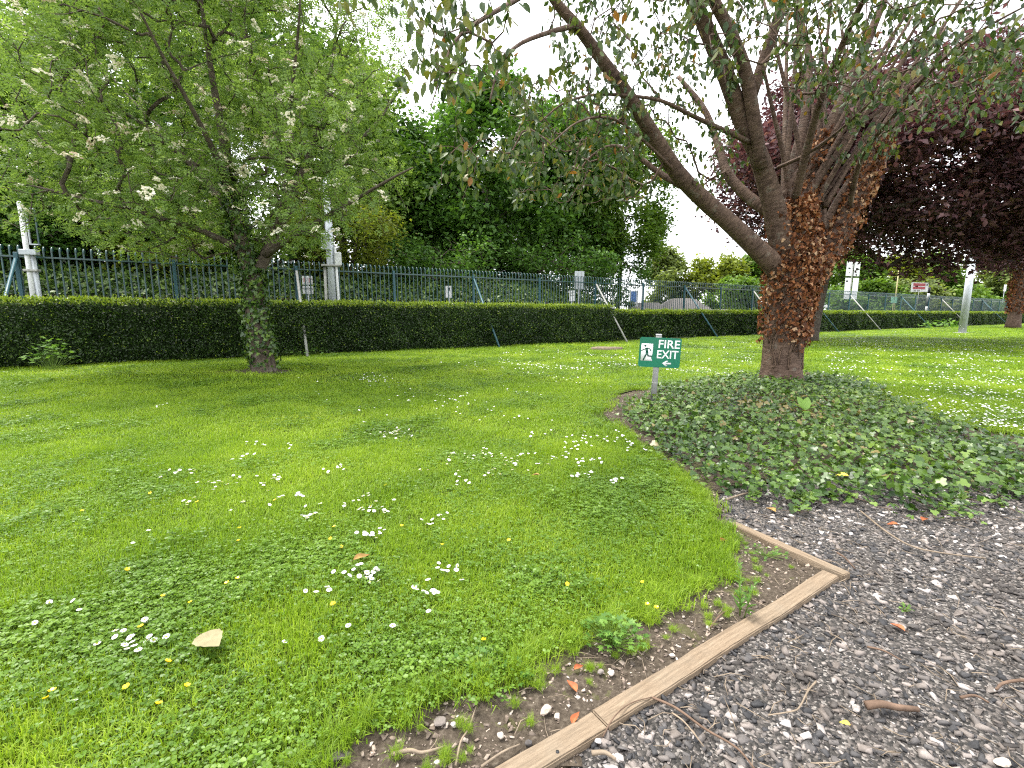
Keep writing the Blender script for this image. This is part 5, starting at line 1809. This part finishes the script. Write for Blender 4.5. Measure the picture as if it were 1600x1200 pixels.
pv, pf = ring_petals(13, 0.25, 1.0, 0.5, 0.10)
daisy_me = mesh_np('daisy', pv, pf, M['petal'], np.random.default_rng(1).random(len(pv)))
cv = [(0, 0, 0.28)] + [(0.34 * math.cos(a), 0.34 * math.sin(a), 0.10) for a in np.linspace(0, 6.283, 9)[:-1]]
cen_me = mesh_np('flower_centre', np.array(cv), np.array([(0, i + 1, (i + 1) % 8 + 1) for i in range(8)]), M['yolk'], None, True)
Vt, Ft, Rt = tube([(0, 0, 0.02), (0.1, 0.05, -1.6), (0.0, 0.0, -3.6)], [0.07, 0.07, 0.08], 4, False)
stem_me = mesh_np('stem', Vt, Ft, M['stem'], Rt)
pv2, pf2 = ring_petals(5, 0.05, 1.0, 1.15, 0.45)
but_me = mesh_np('buttercup', pv2, pf2, M['butter'], np.random.default_rng(1).random(len(pv2)))

CL1 = 'tight daisy clump beside the large pale fallen leaf'
ZN = [
    ('white daisy in the patch left of the large pale fallen leaf', [(79, 945), (116, 945), (126, 962), (57, 982), (227, 975), (182, 989), (182, 1005), (195, 995), (204, 1008), (209, 1012), (207, 1005), (200, 1019), (197, 1016), (212, 1020), (218, 1024), (154, 1011), (231, 1004), (235, 1001), (242, 1005), (262, 1004), (228, 976)], []),
    ('white daisy standing alone among clover near the bottom left corner', [(117, 1104)], []),
    ('the patch below the curled leaf', [(565, 886), (553, 892), (592, 914), (522, 900)], [(569, 904, 16, 8, 14), (581, 894, 8, 5, 3)]),
    ('white daisy in the thin scatter below and left of the curled brown leaf', [(478, 926), (495, 932), (545, 985), (512, 921), (515, 927), (446, 1012), (503, 1003)], []),
    ('the group right of the curled leaf', [(614, 985), (669, 912), (670, 959), (686, 882)], [(648, 923, 3, 3, 2), (675, 932, 8, 5, 5), (694, 895, 8, 6, 4), (705, 890, 8, 6, 3), (726, 912, 4, 3, 1)]),
    ('the patch above the curled leaf', [(558, 836), (601, 831)], [(578, 837, 9, 4, 8), (594, 834, 5, 3, 3)]),
    ('the band across the left lawn', [(309, 753), (252, 745), (305, 778), (422, 790), (361, 798), (478, 792), (501, 787), (233, 829), (209, 851), (228, 976), (419, 765)],
     [(278, 737, 6, 3, 4), (300, 736, 5, 5, 4), (334, 757, 8, 5, 5), (347, 757, 6, 4, 3), (380, 748, 7, 5, 4), (432, 746, 12, 6, 12), (409, 756, 8, 3, 5), (294, 787, 5, 5, 4), (381, 782, 6, 4, 3), (440, 779, 5, 3, 2), (469, 775, 6, 4, 5), (483, 807, 8, 4, 5), (495, 803, 4, 3, 2)]),
    ('the loose drift above the curled leaf', [(616, 782), (588, 786)], [(512, 734, 5, 3, 3), (531, 733, 6, 7, 5), (542, 790, 5, 4, 3), (564, 779, 8, 6, 5), (572, 797, 12, 5, 7), (601, 795, 8, 6, 6), (656, 731, 6, 4, 3), (672, 817, 8, 5, 5), (690, 810, 8, 6, 4)]),
    ('the dense group on the upper lawn', [], [(616, 673, 22, 8, 32), (581, 669, 8, 4, 6)]),
    ('the drift left of the ivy mound', [], [(759, 698, 14, 7, 13), (740, 714, 12, 7, 8), (712, 704, 8, 5, 4), (701, 720, 4, 6, 5), (792, 717, 10, 5, 9), (806, 722, 10, 7, 9), (769, 737, 14, 6, 7), (714, 742, 6, 8, 6),
                                                                     (734, 751, 6, 4, 3), (911, 721, 12, 7, 8), (922, 740, 8, 5, 5), (900, 741, 10, 4, 5), (961, 750, 8, 6, 6), (937, 720, 8, 5, 5), (872, 712, 10, 5, 5), (850, 723, 10, 6, 4)]),
]
MORE = [(828, 709, 10, 5, 4), (891, 709, 8, 5, 4), (887, 695, 8, 5, 6), (900, 686, 12, 5, 8), (925, 680, 14, 5, 9), (837, 679, 14, 5, 6), (966, 679, 12, 6, 10), (985, 690, 16, 7, 10), (403, 697, 10, 4, 6), (385, 714, 12, 5, 5),
        (453, 701, 5, 4, 3), (252, 632, 14, 3, 6), (1000, 700, 10, 6, 6)]
rng = np.random.default_rng(6)


def place_flower(name, me, c, size, lab, grp, cat, centre=True):
    z = float(height(c[0], c[1]))
    hgt = rng.uniform(0.035, 0.06)
    o_ = obj(name, me, None, (c[0], c[1], z + hgt))
    o_.rotation_euler = (rng.normal() * 0.25 - 0.05 + 0.18, rng.normal() * 0.22, rng.uniform(0, 6.28))
    o_.scale = (size, size, size)
    tag(o_, lab, cat, grp)
    if centre:
        obj('flower_centre', cen_me, o_)
    obj('stem', stem_me, o_)
    return o_


count = 0
far_pts = []
ORD = ('first second third fourth fifth sixth seventh eighth ninth tenth eleventh twelfth thirteenth fourteenth fifteenth sixteenth').split()
for zone, singles, clusters in ZN:
    sets = [('white daisy standing singly in ' + zone, [q_]) for q_ in singles] if zone.startswith('the') else [(zone, singles)]
    for m_i, (cx, cy, sx_, sy_, m_) in enumerate(sorted(clusters)):
        lab = 'white daisy in ' + (ORD[m_i] + ' clump from left in ' if len(clusters) > 1 else '') + zone
        sets.append((lab, [(cx + rng.normal() * sx_ * 0.75, cy + rng.normal() * sy_ * 0.75) for _ in range(m_)]))
    for lab, pts in sets:
        for (a, b_) in pts:
            c = gp(a, b_ + 8)
            if count < 298:
                place_flower('daisy', daisy_me, c, rng.uniform(0.0115, 0.0155), lab, lab.replace('white daisy', 'daisies'), 'daisy')
                count += 1
            else:
                far_pts.append(c)
print('daisies', count)
for (cx, cy, sx_, sy_, m_) in MORE:
    for _ in range(m_):
        far_pts.append(gp(cx + rng.normal() * sx_, cy + rng.normal() * sy_ + 6))
# far drifts, denser on the right-hand lawn


def drift(n, px, py, lump, thr):
    a, b_ = rng.uniform(px[0], px[1], n), rng.uniform(py[0], py[1], n)
    g_ = np.array([gp(x_, y_) for x_, y_ in zip(a, b_)])
    v = np.sin(g_[:, 0] * lump) * np.cos(g_[:, 1] * lump * 0.9) + 0.7 * np.sin(g_[:, 0] * lump * 2.3 + g_[:, 1] * lump * 1.7)
    for q_ in g_[(v + rng.normal(size=n) * 0.45) > thr]:
        far_pts.append(q_)


drift(4600, (1285, 1680), (528, 690), 1.6, 0.15)
drift(900, (1290, 1640), (515, 560), 1.0, -0.2)
drift(800, (780, 1010), (548, 580), 1.1, 0.35)
drift(800, (560, 1010), (560, 665), 1.3, 0.75)
drift(500, (1040, 1180), (530, 590), 1.7, 0.2)
drift(260, (380, 620), (585, 640), 1.3, 0.9)
fp = np.array(far_pts)
ok = lawn_mask(fp[:, 0], fp[:, 1]) & (FN[0] * fp[:, 0] + FN[1] * fp[:, 1] < 18.3)
fp = fp[ok]
n = len(fp)
fp[:, 2] = height(fp[:, 0], fp[:, 1]) + rng.uniform(0.04, 0.07, n)
hx = [(0, 0, 0.05)] + [(math.cos(a), math.sin(a), 0.12 * (i % 2)) for i, a in enumerate(np.linspace(0, 6.283, 9)[:-1])]
V, F, R = scatter((np.array(hx), [np.array([(0, i + 1, (i + 1) % 8 + 1) for i in range(8)])]), fp, rng.normal(size=(n, 3)) * np.array([1, 1, 0.1]), np.array([0, -0.25, 1.0]) + rng.normal(size=(n, 3)) * 0.2,
                  rng.uniform(0.011, 0.017, n) * np.clip(fp[:, 1] / 9, 1, 1.5), None, rng)
tag(obj('daisy_drifts', mesh_np('daisy_drifts', V, F, M['petal'], R)), 'countless white daisies dotting the far and right hand lawn', 'daisies', None, 'stuff')
print('far daisies', n)

BUT = [('yellow buttercup near the bottom left corner', [(85, 1090), (74, 1100), (200, 1081), (294, 1079), (250, 1107)]),
       ('yellow buttercup around the large pale fallen leaf', [(299, 947), (256, 934), (356, 916), (372, 906), (222, 986), (264, 1040)]),
       ('yellow buttercup in the middle of the left lawn', [(236, 756), (236, 771), (309, 783), (375, 828), (373, 844), (430, 779), (200, 890), (130, 800)]),
       ('yellow buttercup near the curled brown leaf', [(517, 843), (534, 853), (523, 825), (603, 757), (628, 822), (522, 948), (521, 950), (691, 850)]),
       ('yellow buttercup above the lobed weed by the soil strip', [(795, 844), (886, 916), (1003, 912), (756, 1004)]),
       ('yellow buttercup on the bare soil beside the lobed weed', [(1025, 955), (1011, 950)])]
for lab, pts in BUT:
    for (a, b_) in pts:
        place_flower('buttercup', but_me, gp(a, b_ + 10), rng.uniform(0.010, 0.0135), lab, 'buttercups: ' + lab.replace('yellow buttercup ', ''), 'buttercup', False)

# ================================================================== SMALL THINGS ON THE GROUND
def fallen_leaf(label, px, py, size, mat, rz, curl=0.15, wide=1.0, z=0.01, tilt=(0.0, 0.0)):
    V, F = [], []
    nL, nW = 10, 6
    for i_ in range(nL + 1):
        t_ = i_ / nL
        w_ = 0.31 * wide * math.sin(math.pi * min(1, t_ ** 0.75)) * (1.12 - 0.25 * t_) + 0.004
        for j_ in range(nW + 1):
            u = j_ / nW * 2 - 1
            serr = 1 + 0.05 * ((i_ % 2) * 2 - 1) * (abs(u) > 0.9)
            V.append((u * w_ * serr, t_ - 0.5, curl * (abs(u) ** 1.6) * w_ * 2.2 + 0.10 * curl * math.sin(t_ * 5) - 0.012 * (abs(u) < 0.05) + curl * 0.5 * (t_ - 0.5) ** 2))
    for i_ in range(nL):
        for j_ in range(nW):
            a = i_ * (nW + 1) + j_
            F.append((a, a + 1, a + nW + 2, a + nW + 1))
    c = gp(px, py, z)
    o_ = obj('fallen_leaf', mesh_np('fallen_leaf', np.array(V) * size, np.array(F), M[mat], None, True), None, (c[0], c[1], c[2] + float(height(c[0], c[1]))))
    o_.rotation_euler = (tilt[0], tilt[1], rz)
    tag(o_, label, 'leaf')
    pts = [(0, -0.5 * size, curl * 0.125 * size), (0.01, -0.62 * size, 0.005), (0.0, -0.72 * size, 0.0)]
    tube_obj('leaf_stalk', pts, [0.0016, 0.0013, 0.001], M['twig'], o_, 4)
    return o_


fallen_leaf('large pale dry leaf lying flat on the lawn', 328, 1000, 0.175, 'dryleaf', math.radians(-125), 0.05, 1.0, 0.085, (0.10, 0.05))
fallen_leaf('curled brown leaf among the daisies in mid lawn', 565, 871, 0.10, 'brownleaf', math.radians(-55), 0.4, 0.6, 0.045, (0.1, 0.3))
fallen_leaf('bright orange dead leaf on the soil left of the timber edging', 893, 1072, 0.062, 'orangeleaf', math.radians(35), 0.35, 0.8, 0.0, (0.2, 0.1))
fallen_leaf('orange dead leaf pressed against the timber board near its seam', 900, 1122, 0.055, 'orangeleaf', math.radians(-40), 0.35, 0.8, 0.0, (0.3, -0.2))
fallen_leaf('dark red dead leaf on the soil under the lobed weed', 904, 1043, 0.045, 'orangeleaf', math.radians(-70), 0.4, 0.8, 0.0, (0.2, 0.2))
fallen_leaf('orange dead leaf alone in the middle of the gravel', 1402, 980, 0.062, 'orangeleaf', math.radians(30), 0.3, 0.9, -0.004, (0.1, 0.1))
fallen_leaf('orange dead leaf at the back of the gravel below the ivy', 1395, 820, 0.08, 'orangeleaf', math.radians(80), 0.3, 0.8, -0.004)
fallen_leaf('orange brown leaf at the edge of the ivy near the right side', 1445, 812, 0.09, 'orangeleaf', math.radians(-60), 0.3, 0.8, 0.0)
fallen_leaf('pale orange leaf on the grass edge beside the short timber board', 1130, 846, 0.085, 'orangeleaf', math.radians(-75), 0.3, 0.9, 0.01)
fallen_leaf('tan leaf on the gravel left of the ivy edge', 1204, 797, 0.09, 'brownleaf', math.radians(20), 0.3, 0.9, -0.004)
fallen_leaf('yellow leaf resting on the ivy carpet', 1316, 744, 0.10, 'yellowleaf', math.radians(70), 0.2, 1.3, 0.13)
fallen_leaf('small golden leaf beside the thick stick on the gravel', 1320, 1131, 0.035, 'yellowleaf', math.radians(65), 0.3, 1.0, -0.004)
fallen_leaf('small curled tan leaf on the lawn left of the ivy mound', 837, 741, 0.07, 'brownleaf', math.radians(80), 0.4, 0.6, 0.05)


def twig(label, pxs, r, mat, z=-0.008, name='twig'):
    pts = [gp(a, b_, z) + np.array([0, 0, r + (0.012 if 0 < i_ < len(pxs) - 1 else 0.0) * (i_ % 2)]) for i_, (a, b_) in enumerate(pxs)]
    pth, rad = smooth_path(pts, np.linspace(r, r * 0.6, len(pts)), len(pts) * 4)
    base_ = pth[0].copy()
    V, F, R = tube(pth - base_, rad, 7)
    o_ = obj(name, mesh_np(name, V, F, M[mat], R, True), None, tuple(base_))
    tag(o_, label, 'twig')
    return o_


twig('long grey twig curving across the back of the gravel', [(1345, 800), (1385, 835), (1425, 855), (1470, 868), (1540, 874)], 0.0065, 'palewtwig')
twig('thick short reddish brown stick lying on the gravel', [(1352, 1108), (1375, 1110), (1402, 1111), (1434, 1114)], 0.0165, 'twig', name='stick')
twig('curved pale twig on the gravel left of the thick stick', [(1275, 1066), (1262, 1085), (1250, 1105), (1238, 1117), (1200, 1119)], 0.004, 'palewtwig')
twig('bent brown twig at the right edge of the gravel', [(1640, 1074), (1600, 1070), (1568, 1070), (1556, 1080)], 0.008, 'twig')
twig('long reddish twig running from the timber seam down the gravel', [(1015, 1090), (1055, 1112), (1100, 1140), (1150, 1175), (1180, 1205)], 0.0055, 'twig')
twig('thin dark twig lying over the timber seam', [(942, 1152), (960, 1125), (985, 1100), (1018, 1090)], 0.003, 'twig', 0.008)
twig('pale twig beside the long reddish twig on the gravel', [(1050, 1115), (1070, 1135), (1100, 1168)], 0.0035, 'palewtwig')
twig('pale straight twig standing out on the soil near the bottom edge', [(712, 1198), (720, 1165), (732, 1140), (744, 1105)], 0.004, 'palewtwig')
twig('pale stick lying on the soil beside the flat grey stone', [(612, 1182), (640, 1180), (660, 1179), (695, 1170)], 0.008, 'palewtwig', name='stick')
twig('curved twig on the soil by the lowest timber board', [(752, 1200), (785, 1182), (812, 1165)], 0.005, 'palewtwig')
twig('short stub of wood on the gravel at the bottom edge', [(925, 1180), (945, 1184), (962, 1190)], 0.009, 'palewtwig', name='stick')
twig('brown twig on the gravel just right of the timber corner', [(1308, 865), (1320, 876), (1336, 890)], 0.006, 'twig')
twig('dark twig leaning over the soil towards the timber edging', [(1110, 982), (1125, 966), (1142, 952)], 0.005, 'twig')
twig('short brown twig on the right part of the gravel', [(1500, 1092), (1522, 1093), (1545, 1100)], 0.006, 'twig')
twig('brown twig in the gravel below the orange leaf', [(1355, 1012), (1380, 1022), (1408, 1033)], 0.005, 'twig')
twig('grey stick lying at the ivy edge above the short timber board', [(1135, 782), (1160, 776), (1188, 768)], 0.009, 'palewtwig', 0.01, name='stick')


def rock(label, px, py, size, mat, seed, flatn=0.55, rz=0.0, tone=0.6, z=-0.012):
    r = np.random.default_rng(seed)
    bm = bmesh.new()
    bmesh.ops.create_icosphere(bm, subdivisions=2, radius=0.5)
    k3 = [unit(r.normal(size=3)) for _ in range(6)]
    for v in bm.verts:
        d = np.array(v.co)
        s_ = 1.0
        for q_ in k3:
            dd_ = float(np.dot(d / 0.5, q_))
            if dd_ > 0.62:
                s_ = min(s_, 0.62 / dd_ * 1.02)
        v.co *= s_ * (1 + r.normal() * 0.02)
        v.co.x *= size[0]
        v.co.y *= size[1]
        v.co.z *= size[1] * flatn
    me = bpy.data.meshes.new('stone')
    bm.to_mesh(me)
    bm.free()
    a = me.attributes.new('rnd', 'FLOAT', 'POINT')
    a.data.foreach_set('value', np.full(len(me.vertices), tone, np.float32))
    me.materials.append(M[mat])
    c = gp(px, py, z)
    o_ = obj('stone', me, None, (c[0], c[1], c[2] + size[1] * flatn * 0.25))
    o_.rotation_euler = (0, 0, rz)
    tag(o_, label, 'stone')


rock('flat pale grey stone on the soil left of the tan stone', 687, 1127, (0.066, 0.052), 'stone', 1, 0.35, 0.3, 0.80)
rock('smooth tan stone on the bare soil near the timber seam', 852, 1112, (0.056, 0.044), 'pebble', 2, 0.7, 0.6, 0.86)
rock('small white stone touching the flat grey stone', 709, 1135, (0.028, 0.026), 'stone', 3, 0.8, 0.2, 0.95)
rock('dark grey flat stone in the grass at the bottom edge', 528, 1184, (0.085, 0.045), 'stone', 4, 0.4, 0.2, 0.45)
rock('dark slate stone on the soil by the lowest timber board', 825, 1163, (0.034, 0.028), 'stone', 5, 0.7, 0.4, 0.4)
rock('cream stone on the soil below the lobed weed', 954, 1053, (0.036, 0.032), 'pebble', 6, 0.8, 0.9, 0.97)
rock('grey stone beside the cream stone below the lobed weed', 938, 1052, (0.034, 0.032), 'stone', 7, 0.7, 0.3, 0.78)
rock('small pale stone in the weed leaves', 903, 1003, (0.035, 0.03), 'pebble', 8, 0.7, 0.3, 0.9)
rock('small tan stone at the bottom left of the soil strip', 782, 1150, (0.024, 0.034), 'pebble', 9, 0.5, 0.3, 0.93)
rock('white stone on the gravel in front of the timber seam', 935, 1160, (0.030, 0.024), 'stone', 10, 0.8, 0.5, 0.98)
rock('big dark slate stone at the bottom edge of the gravel', 1072, 1190, (0.055, 0.04), 'stone', 11, 0.5, 0.5, 0.3)
rock('white stone on the soil right of the lobed weed', 1050, 1025, (0.036, 0.026), 'pebble', 12, 0.7, 0.5, 1.0)
rock('flat dark slate beside the orange leaf on the gravel', 1428, 979, (0.055, 0.04), 'stone', 13, 0.3, -0.2, 0.35)
rock('pale stone on the gravel left of the thick stick', 1337, 1108, (0.04, 0.036), 'stone', 14, 0.6, 0.5, 0.9)
rock('pink stone by the twigs on the gravel', 1105, 1077, (0.030, 0.026), 'pebble', 15, 0.6, 0.5, 0.7)
rock('tan stone at the lower right corner of the gravel', 1565, 1192, (0.06, 0.04), 'pebble', 16, 0.5, 0.2, 0.9)

# ---- weeds
LOBED = [(0, 0, 0)]
for a_, r_2 in ((-70, .55), (-52, .38), (-38, .8), (-20, .5), (0, 1.0), (20, .5), (38, .8), (52, .38), (70, .55)):
    LOBED.append((r_2 * math.sin(math.radians(a_)), r_2 * math.cos(math.radians(a_)), 0.05 * r_2 - 0.12 * r_2 * r_2))
lob_me = [mesh_np('leaf', np.array(LOBED), np.array([(0, i + 2, i + 1) for i in range(8)]), M['weed'], np.full(10, t_)) for t_ in (0.2, 0.45, 0.65, 0.9)]


def weed(label, px, py, n, spread, h, size, seed, name='lobed_weed'):
    r = np.random.default_rng(seed)
    c = gp(px, py, -0.01)
    w_ = empty(name, tuple(c))
    tag(w_, label, 'weed')
    stems = []
    for _ in range(n):
        a = r.uniform(0, 6.28)
        rr_ = spread * math.sqrt(r.random())
        z_ = h * (1 - 0.6 * (rr_ / spread) ** 2) * r.uniform(0.55, 1.0)
        p = np.array([math.cos(a) * rr_, math.sin(a) * rr_ * 0.8, z_])
        o_ = obj('leaf', lob_me[int(r.integers(0, 4))], w_, tuple(p))
        o_.rotation_euler = (r.normal() * 0.35 + 0.25, r.normal() * 0.3, a - math.pi / 2 + r.normal() * 0.6)
        s_ = size * r.uniform(0.7, 1.25)
        o_.scale = (s_, s_, s_)
        stems.append(tube([(p[0] * 0.15, p[1] * 0.15, 0), (p[0] * 0.7, p[1] * 0.7, z_ * 0.65), tuple(p)], [0.0016, 0.0013, 0.001], 3, False))
    V, F, R = merge(stems)
    obj('stems', mesh_np('stems', V, F, M['stem'], R), w_)


weed('bushy lobed green weed spilling onto the soil strip', 955, 1005, 130, 0.15, 0.13, 0.030, 1)
weed('green lobed weed patch at the lawn edge below the daisies', 745, 1050, 70, 0.14, 0.08, 0.026, 2)
weed('small lobed weed at the lawn edge above the tan stone', 800, 1060, 40, 0.09, 0.07, 0.026, 4)
weed('tiny green weed growing through the gravel', 1412, 955, 16, 0.035, 0.04, 0.016, 5)
weed('low weed on the soil behind the long timber board', 1195, 868, 40, 0.13, 0.05, 0.022, 6)
weed('leafy weed at the foot of the hedge beside the weathered mast', 82, 578, 90, 0.55, 0.9, 0.13, 7)
weed('leafy weed at the hedge foot right of the ivy clad trunk', 475, 556, 60, 0.9, 0.35, 0.11, 8)
weed('bushy weed at the hedge foot left of the thick grey column', 1470, 518, 80, 1.6, 1.1, 0.30, 9)

# tall upright weed behind the board
r = np.random.default_rng(4)
c = gp(1158, 962, -0.01)
tw_ = empty('tall_weed', tuple(c))
tag(tw_, 'tall thin weed with narrow leaves behind the long timber board', 'weed')
nar_me = mesh_np('leaf', LEAF_DIAMOND[0] * np.array([0.55, 1, 1]), LEAF_DIAMOND[1], M['weed'], np.full(4, 0.5))
for st in range(3):
    hx_, lx, ly = (0.30, 0.20, 0.24)[st], r.normal() * 0.03, r.normal() * 0.03
    tube_obj('stem', [(lx * 0.4, ly * 0.4, 0), (lx, ly, hx_ * 0.5), (lx * 1.5, ly * 1.5, hx_)], [0.0028, 0.0022, 0.0012], M['stem'], tw_, 5)
    for q_ in range(18):
        t_ = q_ / 18
        o_ = obj('leaf', nar_me, tw_, (lx * (0.4 + 1.1 * t_), ly * (0.4 + 1.1 * t_), hx_ * (0.1 + 0.88 * t_)))
        o_.rotation_euler = (r.uniform(0.2, 0.9), 0, r.uniform(0, 6.28))
        s_ = 0.055 * (1.1 - 0.6 * t_) * r.uniform(0.7, 1.2)
        o_.scale = (s_, s_, s_)
# broad dock leaves in the ivy
c = gp(1256, 662, 0.0)
c[2] = float(height(c[0], c[1])) + 0.1
dk = empty('dock_plant', tuple(c))
tag(dk, 'pale green dock plant standing up out of the ivy', 'weed')
dock_me = mesh_np('leaf', LEAF_OVAL[0] * np.array([1.1, 1, 1]), LEAF_OVAL[1], M['weed'], np.full(9, 0.95))
for q_, (rx_, rz_, s_) in enumerate(((-0.2, 2.9, 0.17), (0.9, 0.2, 0.24), (1.0, -0.7, 0.22), (0.6, 1.2, 0.18), (0.5, -1.9, 0.16))):
    o_ = obj('leaf', dock_me, dk, (0, 0, 0.02))
    o_.rotation_euler = (rx_, 0, rz_)
    o_.scale = (s_, s_, s_)
print('objects', len(SC.objects), 'tris ~', sum(len(o.data.polygons) for o in SC.objects if o.type == 'MESH'))
